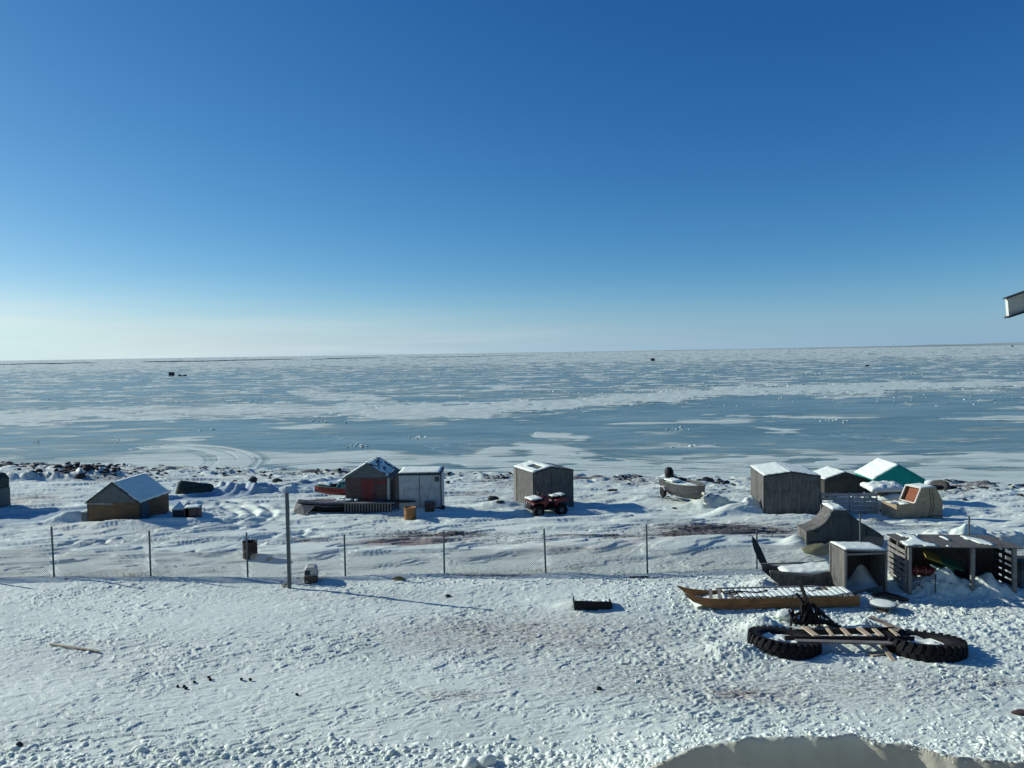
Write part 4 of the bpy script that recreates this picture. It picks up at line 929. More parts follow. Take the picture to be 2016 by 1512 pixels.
# props by the right tyre
t = thing('scrap_wood', 'pale board leaning against the inner side of the right tractor tyre', 'scrap wood', pz(1737,1268,y0-.1), 0)
inv = t.matrix_basis.inverted(); m = MB(); m.beam(inv@pz(1736,1270,y0-.05), inv@pz(1760,1302,q2.y-.05+.25), .12, .03); m.beam(inv@pz(1737,1268,y0+.02), inv@pz(1739,1291,y0+.05), .07, .05); m.obj('plank', 'plank', t)
t = thing('scrap_wood', 'flat pale board on the snow under the half-built sled between the tyres', 'scrap wood', G(1725,1291), R(20)); m = MB(); m.box(-.22,.25,-.1,.12,.03,.07); m.obj('plank', 'plank', t)
# rusty black iron: an upturned ski/undercarriage of old machine
P = G(1600,1236); t = thing('scrap_iron', 'tangled black iron undercarriage with two tall bars sticking up, behind the half-built sled', 'scrap iron', P, 0); yy = P.y; inv = t.matrix_basis.inverted()
def bar(name, pts, w_, h, m_='black_iron'):
    m = MB()
    for (xa, ya, da, xb, yb, db) in pts: m.beam(inv@pz(xa,ya,yy+da), inv@pz(xb,yb,yy+db), w_, h)
    return m.obj(name, m_, t)
bar('upright_bar', [(1574,1145,.25,1602,1215,.05)], .07, .09, 'plank_dark'); bar('upright_bar', [(1568,1168,.0,1590,1196,.05)], .08, .06)
bar('leg_bar', [(1553,1200,.1,1562,1224,-.1),(1558,1214,0,1580,1203,0)], .05, .05); bar('leg_bar', [(1604,1192,.3,1640,1226,.1)], .10, .05)
bar('ski', [(1596,1218,.0,1664,1237,.0),(1590,1212,.25,1650,1230,.2)], .16, .06)
m = MB()
for (x, y, d, a, b, c) in ((1580,1200,0,.06,.08,.22),(1594,1210,.0,.10,.12,.13),(1575,1224,-.05,.20,.12,.06),(1605,1224,.05,.22,.14,.05),(1588,1192,.1,.05,.06,.12)):
    c0 = inv@pz(x, y, yy+d); m.box(c0.x-a, c0.x+a, c0.y-b, c0.y+b, c0.z-c, c0.z+c*.8)
m.obj('body_block', 'black_iron', t, bevel=.03)
m = MB()
for (xa, ya, da, xb, yb, db) in ((1575,1190,.1,1600,1226,-.1),(1602,1186,.15,1572,1228,.05),(1586,1180,-.1,1588,1230,.1),(1610,1200,.1,1585,1232,-.12)): m.tube([inv@pz(xa,ya,yy+da), inv@pz(xb,yb,yy+db)], .028, 6)
m.obj('frame_tube', 'black_iron', t)
m = MB(); rs_ = random.Random(5)
for k in range(16):
    xa, ya = rs_.uniform(1562,1612), rs_.uniform(1186,1212); xb, yb = xa+rs_.uniform(-16,20), rs_.uniform(1216,1234)
    m.beam(inv@pz(xa,ya,yy+rs_.uniform(-.15,.25)), inv@pz(xb,yb,yy+rs_.uniform(-.2,.2)), rs_.uniform(.03,.08), rs_.uniform(.02,.06))
m.obj('linkage', 'black_iron', t)
# round table-like disc with snow on a stub
P = G(1738,1201); rr_ = .40; t = thing('cable_drum', 'round snowy disc on a short stub, off the right end of the long sled', 'cable drum', P, 0); h = .21
m = MB(); m.lathe([(0,-.02),(.16,-.02),(.17,h-.04),(0,h-.04)], 24); m.obj('core', 'maroon', t, smooth=False)
m = MB(); m.lathe([(0,h-.035),(rr_,h-.03),(rr_+.02,h-.005),(rr_,h+.01),(0,h+.01)], 40); m.obj('disc', 'grey_paint', t)
m = MB(); m.lathe([(rr_-.02,h+.012),(rr_-.06,h+.03),(rr_*.5,h+.035),(.001,h+.04)], 30); m.obj('snow_cap', 'snow', t, smooth=True)
# boards on the snow behind it
t = thing('scrap_wood', 'dark curved board half buried in snow between the tall plywood box and the pallet shelter', 'scrap wood', G(1748,1181), R(-6)); m = MB(); m.beam((-.45,.2,.12),(.6,-.1,.03),.3,.04,up=(0,.5,1)); m.obj('plank', 'plywood_dark', t); m = MB(); m.tube([(-.55,0,.0),(-.3,.05,.14),(0,.05,.17),(.3,0,.1),(.6,-.05,0)], .07, 8); m.obj('edge', 'black_plastic', t)
# black half buried trough
P = G(1168,1203); t = thing('black_crate', 'shallow black trough half buried in the snow, alone in the open foreground', 'crate', P, R(1)); L = along(P, 0, 1203)
m = MB(); m.prism([(-L,-.05),(L,-.05),(L*1.0,.22),(L*.93,.27),(-L*.97,.33),(-L,.30)], 0, .06); m.obj('front_panel', 'black_plastic', t, bevel=.01)
m = MB(); m.box(-L, -L+.04, .062, .5, -.05, .30); m.box(L-.04, L, .062, .5, -.05, .22); m.obj('end_panel', 'black_plastic', t)
snowslab('snow_cap', [(-L*.9,.06,.28),(L*.8,.06,.2),(L*.8,.6,.1),(-L,.6,.1)], .06, t, n=(16,8), cover=lambda u, v: pn(u*5, v*3, 5) > -.1)

# ================================================================ QUAD BIKE
P = G(1076,1013); rz = R(22); t = thing('quad_bike', 'red quad bike with snow on its racks, parked in front of a grey shed', 'quad bike', (P.x, P.y+.15, P.z), rz)
# local: front at -x; +y away from the camera
def wheel(x, y, r, w_, ang=0.):
    e = link(bpy.data.objects.new('wheel', None)); e.parent = t; e.location = (x, y, r-.06); e.rotation_euler = (0, 0, ang)
    m = MB(); m.lathe([(r*.45,-w_/2),(r*.8,-w_/2-.01),(r*.95,-w_/2+.02),(r,-w_/4),(r,w_/4),(r*.95,w_/2-.02),(r*.8,w_/2+.01),(r*.45,w_/2)], 32, axis='y'); m.obj('tyre', 'rubber', e, smooth=True)
    m = MB()
    for k in range(20):
        a = 2*math.pi*k/20; c, s_ = math.cos(a), math.sin(a); m.beam((r*.98*c, -w_/2, r*.98*s_), (r*.98*math.cos(a+.12), w_/2, r*.98*math.sin(a+.12)), .035, .035, up=(c,0,s_))
    m.obj('tread', 'rubber', e)
    m = MB(); m.lathe([(.001,-w_*.30),(r*.3,-w_*.33),(r*.45,-w_*.42),(r*.46,-w_*.2),(r*.3,w_*.2),(.001,w_*.2)], 24, axis='y'); m.obj('rim', 'steel', e, smooth=True)
    return e
wheel(-.62, -.42, .31, .24, R(8)); wheel(-.62, .42, .31, .24, R(8)); wheel(.64, -.42, .31, .28); wheel(.64, .42, .31, .28)
def hullbox(pts, y0, y1, name, m_, bevel=.03, tap=0):
    m = MB(); n = len(pts)
    m.add([(x,y0+tap*(z-.5),z) for x, z in pts]+[(x,y1-tap*(z-.5),z) for x, z in pts], [tuple(range(n)), tuple(range(2*n-1, n-1, -1))]+[(i, i+n, (i+1)%n+n, (i+1)%n) for i in range(n)])
    return m.obj(name, m_, t, bevel=bevel)
hullbox([(-.72,.35),(.75,.35),(.78,.52),(.3,.62),(-.3,.66),(-.75,.55)], -.17, .17, 'engine_body', 'black_iron')
hullbox([(-.98,.60),(-.92,.72),(-.45,.80),(-.20,.86),(-.05,.70),(-.2,.62),(-.28,.46),(-.34,.44),(-.36,.62),(-.62,.70),(-.86,.64)], -.55, .55, 'front_fender', 'red_plastic')
hullbox([(.30,.46),(.26,.64),(.35,.78),(.70,.84),(1.0,.80),(1.02,.66),(.88,.68),(.66,.70),(.42,.62),(.36,.46)], -.55, .55, 'rear_fender', 'red_plastic')
hullbox([(-.35,.66),(-.30,.90),(-.08,.96),(.08,.84),(.1,.66)], -.18, .18, 'fuel_tank', 'red_plastic', .05)
hullbox([(-.02,.80),(.0,.88),(.15,.84),(.45,.88),(.75,.92),(.78,.84),(.4,.76)], -.17, .17, 'seat', 'black_plastic', .04)
hullbox([(-.28,.30),(.34,.30),(.34,.34),(-.28,.34)], -.48, .48, 'footrest', 'steel', .008)
hullbox([(-1.0,.42),(-.92,.40),(-.90,.66),(-.98,.66)], -.30, .30, 'front_grille', 'black_plastic', .02)
for y in (-.24, .24):
    m = MB(); m.lathe([(.001,-.03),(.05,-.025),(.06,.0),(.06,.04)], 16, (0,0,0)); o = m.obj('headlight', 'pet_top', t); o.location = (-.99, y, .60); o.rotation_euler = (0, R(90), 0)
m = MB(); r_ = .014
for y in (-.42,-.2,0,.2,.42): m.tube([(-.95,y,.84),(-.42,y,.88)], r_, 6)
m.tube([(-.95,-.45,.84),(-.95,.45,.84),(-.42,.45,.88),(-.42,-.45,.88),(-.95,-.45,.84)], r_, 6); m.tube([(-.98,-.3,.86),(-1.06,-.3,.5),(-1.0,-.3,.38)], .02, 6); m.tube([(-.98,.3,.86),(-1.06,.3,.5),(-1.0,.3,.38)], .02, 6); m.tube([(-1.06,-.3,.55),(-1.06,.3,.55)], .02, 6)
fr = m.obj('front_rack', 'black_iron', t)
m = MB()
for y in (-.42,-.2,0,.2,.42): m.tube([(.45,y,.93),(1.05,y,.93)], r_, 6)
m.tube([(.45,-.48,.93),(1.05,-.48,.93),(1.05,.48,.93),(.45,.48,.93),(.45,-.48,.93)], r_, 6); m.tube([(1.05,-.48,.93),(1.05,-.48,.8),(.5,-.48,.8)], r_, 6); m.tube([(1.05,.48,.93),(1.05,.48,.8),(.5,.48,.8)], r_, 6); m.tube([(1.0,0,.6),(1.12,0,.35)], .03, 6)
rr = m.obj('rear_rack', 'black_iron', t)
snowslab('snow_cap', [(-1.02,-.44,.84),(-.42,-.44,.90),(-.42,.44,.90),(-1.02,.44,.84)], .075, fr, n=(14,14), edge=.3); snowslab('snow_cap', [(.25,-.22,.90),(1.0,-.42,.945),(1.0,.42,.945),(.25,.22,.90)], .06, rr, n=(16,14), edge=.3, cover=lambda u, v: pn(u*3, v*3, 8) > -.3 and not (u > .7 and v < .25))
m = MB(); m.tube([(-.36,-.38,1.10),(-.34,-.2,1.12),(-.38,0,1.05),(-.34,.2,1.12),(-.36,.38,1.10)], .017, 8); m.tube([(-.45,0,.8),(-.38,0,1.05)], .03, 8); m.box(-.46,-.30,-.11,.11,1.04,1.13); hb_ = m.obj('handlebar', 'black_plastic', t)
m = MB(); m.tube([(-.36,-.40,1.10),(-.35,-.27,1.115)], .026, 8); m.obj('grip', 'black_plastic', hb_); m = MB(); m.tube([(-.36,.40,1.10),(-.35,.27,1.115)], .026, 8); m.obj('grip', 'black_plastic', hb_)
m = MB()
for y in (-.36,.36): m.tube([(-.62,y*.4,.35),(-.62,y,.26)], .03, 6); m.tube([(-.55,y*.5,.62),(-.60,y*.95,.3)], .035, 8); m.tube([(.64,y*.3,.3),(.64,y,.26)], .04, 6)
m.obj('suspension', 'black_iron', t)

# ================================================================ BOATS
def hull(t, L, beam, dep, m_, name='hull', nose=.5, flare=.25, n=18, inner=None, rake=.25, transom=.9):
    """open hull, bow at +x, keel along x at y=0, z up; returns gunwale function"""
    def sec(u):
        w_ = beam/2*(transom if u < .02 else 1)*(1 if u < nose else math.cos((u-nose)/(1-nose)*math.pi/2)**.75)
        if u < nose: w_ = beam/2*(transom+(1-transom)*min(1, u/.3))
        sheer = dep*(1+.22*max(0, u-.45)**1.3*1.8); keel = dep*(.0 if u < .6 else .55*((u-.6)/.4)**2.2)
        x = L*u
        return [(x+rake*L*.0, 0, keel), (x, w_*(1-flare)*.82, keel+dep*.12+(.1*dep if u > .6 else 0)), (x, w_*(1-flare*.45), keel+(sheer-keel)*.45), (x, w_, sheer)]
    m = MB(); S = [sec(i/(n-1)) for i in range(n)]
    for s_ in S:
        row = [(s_[k][0], -s_[k][1], s_[k][2]) for k in (3,2,1)]+[s_[0]]+[s_[k] for k in (1,2,3)]; m.v += row
    for i in range(n-1):
        for k in range(6): a = i*7+k; m.f.append((a, a+1, a+8, a+7))
    m.f.append(tuple(range(7)))
    o = m.obj(name, m_, t, solid=.03)
    m = MB()
    for sgn in (-1, 1): m.tube([(s_[3][0], sgn*s_[3][1], s_[3][2]+.01) for s_ in S], .028, 6)
    m.obj('gunwale', inner or m_, t)
    return S
# aluminium boat on trailer
P = G(1372,993); dirx = Vector((math.sin(R(17)), -math.cos(R(17)))); L = 3.7; rz = math.atan2(dirx.y, dirx.x)
P.x += .33; st = P.xy-dirx*L*.98; P0 = Vector((st.x, st.y, P.z+.02)); t = thing('motor_boat', 'bare aluminium boat with a black outboard motor, bow towards the camera on a small trailer', 'boat', (P0.x, P0.y, P.z+.06), rz)
hull(t, L, 1.6, .78, 'aluminium', nose=.45)
m = MB(); m.box(.15, L*.62, -.62, .62, .24, .27); m.obj('floor', 'aluminium', t)
m = MB(); m.box(.7,1.0,-.66,.66,.42,.47); m.box(1.7,2.0,-.66,.66,.42,.47); m.obj('bench', 'aluminium', t)
snowslab('snow_fill', [(.1,-.6,.60),(L*.66,-.5,.66),(L*.66,.5,.66),(.1,.6,.60)], .08, t)
snowslab('snow_fill', [(.3,-.55,.78),(1.2,-.5,.78),(1.2,.1,.80),(.3,.1,.80)], .08, t, n=(10,10))
mo = link(bpy.data.objects.new('outboard_motor', None)); mo.parent = t; mo.location = (-.05, .05, .72); mo.scale = (1.1, 1.1, 1.1); mo.rotation_euler = (0, R(-18), 0)
m = MB(); m.tube([(0,0,.05),(0,0,.18),(.0,0,.42),(-.03,0,.58),(-.06,0,.64)], [.17,.23,.24,.19,.08], 16); m.obj('cowling', 'black_plastic', mo, smooth=True)
m = MB(); m.box(-.10,.08,-.06,.06,-.85,.08); m.box(-.35,.1,-.015,.015,-.72,-.69); m.obj('leg', 'black_plastic', mo); m = MB(); m.tube([(.1,0,.12),(.35,.02,.22),(.6,.04,.15)], .02, 6); m.obj('tiller', 'black_plastic', mo)
tt_ = thing('boat_trailer', 'low white-painted boat trailer half buried in snow under the aluminium boat', 'trailer', (P0.x, P0.y, P.z), rz)
m = MB(); m.beam((.3,-.5,.16),(L*.99,-.02,.10),.07,.09); m.beam((.3,.5,.16),(L*.99,.02,.10),.07,.09); m.beam((.4,-.8,.14),(.4,.8,.14),.08,.08); m.beam((1.8,-.28,.18),(1.8,.28,.18),.06,.06); m.beam((L*.99,0,.1),(L*1.08,0,.08),.08,.08); m.obj('frame', 'white_paint', tt_)
m = MB(); m.tube([(L*1.02,0,.05),(L*.99,0,.62)], .035, 8); m.box(L*.96,L*1.04,-.07,.07,.55,.68); m.obj('winch_post', 'white_paint', tt_)
for y in (-.82,.82):
    m = MB(); m.lathe([(.001,-.08),(.14,-.08),(.25,-.09),(.29,-.05),(.29,.05),(.25,.09),(.14,.08),(.001,.08)], 24, axis='y'); o = m.obj('wheel', 'rubber', tt_, smooth=True, loc=(.7,y,.22))
m = MB()
for y in (-.82,.82): m = MB(); m.prism([(.34,.40),(.5,.56),(.9,.56),(1.06,.40),(1.02,.38),(.88,.52),(.52,.52),(.38,.38)], y-.1, y+.1); m.obj('mudguard', 'white_paint', tt_)
# red/teal boat behind shed B
P = G(612,988); rz = R(4); t = thing('motor_boat', 'open boat with red hull and teal inside, half hidden by the red-door shed', 'boat', (P.x+3.9, P.y+1.4, P.z+.15), rz+math.pi)
hull(t, 3.95, 1.5, .52, 'red_hull', inner='teal_hull', nose=.45)
m = MB(); 
for sgn in (-1,1): m.add([(0.05,sgn*.66,.50),(2.2,sgn*.68,.53),(2.2,sgn*.60,.20),(0.05,sgn*.56,.20)],[(0,1,2,3)])
m.add([(.05,-.6,.18),(2.8,-.5,.2),(2.8,.5,.2),(.05,.6,.18)],[(0,1,2,3)]); m.obj('inner_lining', 'teal_hull', t, solid=.01)
m = MB(); 
for sgn in (-1,1): m.add([(0.0,sgn*.73,.53),(2.3,sgn*.76,.56),(2.3,sgn*.76,.86-.12),(0.0,sgn*.70,.95-.1)],[(0,1,2,3)])
m.obj('raised_side', 'teal_hull', t, solid=.03)
snowslab('snow_cap', [(3.0,-.45,.62),(3.75,-.05,.68),(3.75,.05,.68),(3.0,.45,.62)], .12, t, n=(10,8))
m = MB(); m.prism([(1.7,.2),(1.75,.62),(2.0,.84),(2.45,.80),(2.75,.45),(2.7,.2)], -.38, .38); c_ = m.obj('cabin', 'teal_hull', t, bevel=.06)
snowslab('snow_cap', [(1.75,-.36,.86),(2.6,-.36,.78),(2.6,.36,.78),(1.75,.36,.86)], .12, c_, n=(8,8))
m = MB(); m.tube([(1.6,0,.8),(1.6,0,1.05)], .05, 8); m.box(1.3,1.7,-.2,.2,.78,.86); m.obj('engine_top', 'black_plastic', t)
# dark covered boat in front
P = G(588,1010); rz = R(5); t = thing('row_boat', 'dark-hulled boat under a torn grey-purple tarp, low in the snow left of the slatted deck', 'boat', (P.x+3.1, P.y+.35, P.z+.02), rz+math.pi)
hull(t, 3.2, 1.1, .42, 'black_iron', nose=.35, flare=.15)
V = MB(); n1, n2 = 22, 10
for i in range(n1+1):
    u = i/n1; wv_ = .53*(1 if u < .4 else math.cos((u-.4)/.6*math.pi/2)**.75)+.02
    for j in range(n2+1):
        v = j/n2*2-1; V.v.append((3.15*u, wv_*v*1.02, .47+.10*max(0, u-.4)+.10*(1-v*v)-(.12 if abs(v) > .95 else 0)+.05*float(pn(u*6, v*3, 17))))
for i in range(n1):
    for j in range(n2): a = i*(n2+1)+j; V.f.append((a, a+1, a+n2+2, a+n2+1))
V.obj('tarp', 'grey_tarp', t, smooth=False, solid=.01)
m = MB(); m.add([(3.25,-.0,.5),(3.4,.1,.02),(2.7,.62,-.02),(2.2,.66,.42),(2.9,.4,.48)],[(0,1,2,3,4)]); m.obj('tarp_flap', 'grey_tarp', t, solid=.01)
snowslab('snow_cap', [(.05,-.45,.58),(1.2,-.45,.60),(1.2,.45,.60),(.05,.45,.58)], .06, t, n=(12,8), cover=lambda u, v: pn(u*4, v*4, 6) > -.1)
# upturned canoe on the left
P = G(345,977); rz = R(20); t = thing('canoe', 'dark green canvas-covered canoe lying on its side beyond the brown shed', 'boat', P, rz); L = along(P, rz, 416)+.2
m = MB(); N = 14
for i in range(N+1):
    u = i/N; w_ = .60*(1-.5*u)*(1 if u > .12 else (u/.12)**.5*.75+.25)*(1 if u < .9 else max(.25, 1-((u-.9)/.1)**2*.7))
    for k in range(13):
        a = math.pi*(k/12)*1.08-.1; m.v.append((L*u, .25-w_*math.cos(a)*.75, -.05+w_*1.75*math.sin(a)*(1-.1*u)+.12*u))
for i in range(N):
    for k in range(12): q = i*13+k; m.f.append((q, q+1, q+14, q+13))
m.f.append(tuple(range(13))); m.f.append(tuple(N*13+k for k in range(13)))
m.obj('canvas_hull', 'dark_canvas', t, smooth=True)
m = MB(); m.tube([(.05,-.3,.30),(L*.5,-.2,.42),(L*.95,.02,.5)], .03, 6); m.obj('gunwale', 'plank_dark', t)
snowslab('snow_cap', [(.1,.22,.80),(L*.8,.2,.62),(L*.8,.42,.60),(.1,.5,.76)], .05, t, n=(20,6), cover=lambda u, v: u < .55 or u > .7)
# the pair of boxes right of the brown shed
P = G(340,1022); t = thing('dog_kennel', 'rounded low box with a snow-covered top, just right of the brown shed', 'kennel', P, R(-6)); W = along(P, R(-6), 364); h = .42
m = MB(); m.prism([(0,-.2),(W,-.2),(W,h),(0,h)], 0, .8); m.obj('wall', 'maroon', t)
m = MB(); m.add([(-.03,-.03,h),(W*.9,-.03,h+.02),(W*1.1,.45,h+.30),(W*.5,.8,h+.33),(0,.8,h+.2),(-.05,.3,h+.15)],[(0,1,2,3,4,5)]); rf = m.obj('roof', 'grey_paint', t, solid=.03)
snowslab('snow_cap', [(-.02,0,h+.03),(W*.92,0,h+.04),(W*1.0,.6,h+.38),(.1,.7,h+.36)], .08, rf, n=(10,10))
P = G(363,1023); t = thing('wooden_box', 'dark open-sided box beside the snow-topped kennel, right of the brown shed', 'box', P, R(12)); W = along(P, R(12), 391); h = .52
m = MB(); m.box(0,.03,.0,.7,-.2,h); m.box(W-.03,W,.0,.7,-.2,h); m.box(.03,W-.03,.66,.69,-.2,h-.02); m.box(W*.3,W-.03,.0,.03,-.2,h-.02); m.obj('side_panel', 'maroon', t)
m = MB(); m.box(-.02,W+.02,-.02,.74,h+.003,h+.03); lo = m.obj('lid', 'plywood_dark', t); snowslab('snow_cap', [(0,0,h+.03),(W,0,h+.03),(W,.7,h+.03),(0,.7,h+.03)], .05, lo, n=(8,8))
# board and drums by the pale shed
P = G(785,1002); t = thing('plank', 'long dark plank sticking out from the deck across the front of the pale shed', 'plank', (P.x, P.y-.35, P.z+.45), R(-1)); m = MB()
m.prism([(-.7,-.03),(-.7,.06),(.2,.07),(.8,.04),(.98,.0),(.6,-.05)], -.1, .1); m.obj('board', 'plank_dark', t)
def drum(label, px, py, toppy, m_, rad=.292, open_=False, lid=None, m2=None):
    P = G(px, py); P.y += rad; P.z = zg(P.x, P.y); h = Zat(P, toppy); t = thing('oil_drum', label, 'drum', P, .4); b = -.15
    pr = [(rad*.98,b),(rad,b+.03)]
    for z in (.33,.62): zz = b+z*(h-b); pr += [(rad,zz-.03),(rad+.014,zz),(rad,zz+.03)]
    pr += [(rad,h-.04),(rad+.012,h-.01),(rad+.01,h)]
    if open_: pr += [(rad-.015,h-.005),(rad-.02,h-.5),(.001,h-.5)]
    else: pr += [(rad-.02,h-.003),(rad-.025,h-.025),(.001,h-.02)]
    m = MB(); m.lathe(pr, 40); m.obj('drum_body', m_, t, smooth=True)
    m = MB(); m.lathe([(rad+.004,h-.02),(rad+.018,h-.012),(rad+.018,h+.004),(rad,h+.006),(rad-.018,h-.004)], 40); m.obj('rim', m2 or m_, t, smooth=True); return t
drum('ochre-orange oil drum standing on the snow in front of the pale shed', 806, 1027, 998.5, 'orange_drum')
drum('dark rusted open-topped oil drum behind a fence post', 488, 1105, 1066, 'rust_drum', .285, True)
P = G(846,1008); t = thing('storage_tub', 'small dark maroon tub on an olive crate against the pale shed', 'tub', (P.x, P.y+.1, P.z), R(2))
m = MB(); m.box(-.24,.24,-.2,.2,-.1,.16); m.obj('base_crate', 'olive', t, bevel=.01); m = MB(); m.box(-.25,.25,-.2,.2,.165,.50); m.obj('tub_body', 'maroon', t, bevel=.02); m = MB(); m.box(-.26,.26,-.21,.21,.503,.53); m.obj('rim', 'steel', t)
P = G(864,1003); t = thing('old_tyre', 'small dark tyre lying in the snow at the right foot of the pale shed', 'tyre', (P.x, P.y+.1, P.z+.05), 0)
m = MB()
b_ = 0
for i in range(24):
    for k in range(10): a = 2*math.pi*i/24; c = 2*math.pi*k/10; m.v.append(((.22+.1*math.cos(c))*math.cos(a), (.22+.1*math.cos(c))*math.sin(a), .09*math.sin(c)+.03))
for i in range(24):
    for k in range(10): m.f.append((i*10+k, i*10+(k+1)%10, ((i+1)%24)*10+(k+1)%10, ((i+1)%24)*10+k))
m.obj('tyre_body', 'rubber', t, smooth=True)
# pet carrier
P = G(610,1148); t = thing('pet_carrier', 'two-tone pet carrier with pale grey top and dark bottom, beside the tall steel post', 'pet carrier', (P.x, P.y+.2, P.z-.02), R(12))
m = MB(); m.prism([(-.20,0),(.20,0),(.23,.05),(.24,.30),(-.24,.30),(-.23,.05)], -.28, .28); m.obj('lower_shell', 'pet_bottom', t, bevel=.04)
m = MB(); m.box(-.26,.26,-.30,.30,.302,.325); m.obj('seam_flange', 'pet_top', t, bevel=.008)
m = MB(); m.prism([(-.235,.328),(.235,.328),(.22,.50),(.15,.60),(-.15,.60),(-.22,.50)], -.27, .27); u_ = m.obj('upper_shell', 'pet_top', t, bevel=.03)
m = MB(); m.box(-.21,-.02,-.278,-.272,.345,.50); m.obj('vent', 'dark_trim', u_); m = MB(); m.tube([(-.08,0,.6),(-.06,0,.65),(.06,0,.65),(.08,0,.6)], .015, 6); m.obj('handle', 'pet_top', u_)
m = MB(); m.lathe([(.001,0),(.035,0),(.035,.01),(.001,.012)], 12); o = m.obj('latch', 'pet_top', t); o.location = (-.14,-.285,.1); o.rotation_euler = (R(90),0,0)

# ================================================================ FENCE
FP = [(-88,1142,1040),(107,1140,1037),(297,1140,1045),(488,1141,1049),(680,1137,1053),(875,1134,1045),(1075,1130,1041),(1275,1130,1033),(1490,1120,1044),(1694,1110,1012),(1907,1105,1017),(2110,1100,1015)]
ft = thing('chain_link_fence', 'sagging chain-link fence on evenly spaced grey steel posts across the snow', 'fence', G(875,1134), 0); fo = ft.location.copy()
PT = []
for px, py, tp in FP:
    p = G(px, py, True); p.z = zg(p.x, p.y); hh = Zat(p, tp); q = p-fo; PT.append((p, hh)); ex = proj((p.x, p.y, p.z+hh))[0]
    m = MB(); ln = {1694:-.02, 107:-.03, 1075:-.05, 1275:-.03}.get(px, 0.)
    m.tube([q+Vector((0,0,-.3)), q+Vector((ln,0,hh))], .034, 10); m.lathe([(.001,hh+.02),(.034,hh),(.036,hh-.02)], 10, tuple(q+Vector((ln,0,0)))); m.obj('post', 'steel', ft)
PITCH_ = .075
for i in range(len(PT)-1):
    (a, ha), (b, hb2) = PT[i], PT[i+1]; L = (b-a).xy.length; d = Vector(((b-a).x/L, (b-a).y/L, 0)); n_ = int(L/PITCH_)
    H0 = .62*min(ha, hb2); V = []; Fc = []
    def gp(s_, z):
        k = max(0, min(1, s_/L)); sag = .10*math.sin(math.pi*k)*(z/H0); base = a.z+(b.z-a.z)*k; p = a+d*s_; bulge = .03*math.sin(k*math.pi*3+i)
        return Vector((p.x-d.y*bulge, p.y+d.x*bulge, base+z-sag))-fo
    def wire(pts, r=.0052):
        for p, q in zip(pts[:-1], pts[1:]):
            k = len(V); dd = (q-p).normalized(); u1 = dd.cross(Vector((0,1,0))).normalized()*r; u2 = Vector((0,1,0))*r
            V.extend([p+u1, p-u1*.5+u2, p-u1*.5-u2, q+u1, q-u1*.5+u2, q-u1*.5-u2]); Fc.extend([(k,k+1,k+4,k+3),(k+1,k+2,k+5,k+4),(k+2,k,k+3,k+5)])
    nz = H0/PITCH_
    for k in range(-int(nz)-1, n_+1):
        for sg in (1, -1):
            s0 = k*PITCH_ if sg > 0 else (k+nz)*PITCH_+PITCH_*.0; pts = []
            for j in range(5):
                z = H0*j/4; s_ = (s0+z) if sg > 0 else (s0-z)
                if 0 <= s_ <= L: pts.append(gp(s_, z))
            if len(pts) > 1: wire(pts)
    for z in (0.01, H0): wire([gp(L*k/8, z) for k in range(9)], .003)
    mesh_np('mesh_panel', [tuple(v) for v in V], Fc, M['wire'], parent=ft)
P = G(570,1158); h = Zat(P, 970); t = thing('steel_post', 'tall thick square steel post standing alone in front of the fence', 'post', P, R(3))
m = MB(); m.box(-.055,.055,-.055,.055,-.3,h-.01); m.obj('shaft', 'steel', t, bevel=.008); m = MB(); m.box(-.065,.065,-.065,.065,h-.008,h+.01); m.obj('cap', 'steel', t)
m = MB(); m.tube([(.07,0,h-.25),(.09,0,h*.6),(.075,0,.1)], .006, 5); m.obj('cable', 'pet_top', t)
P = G(1906,1104)

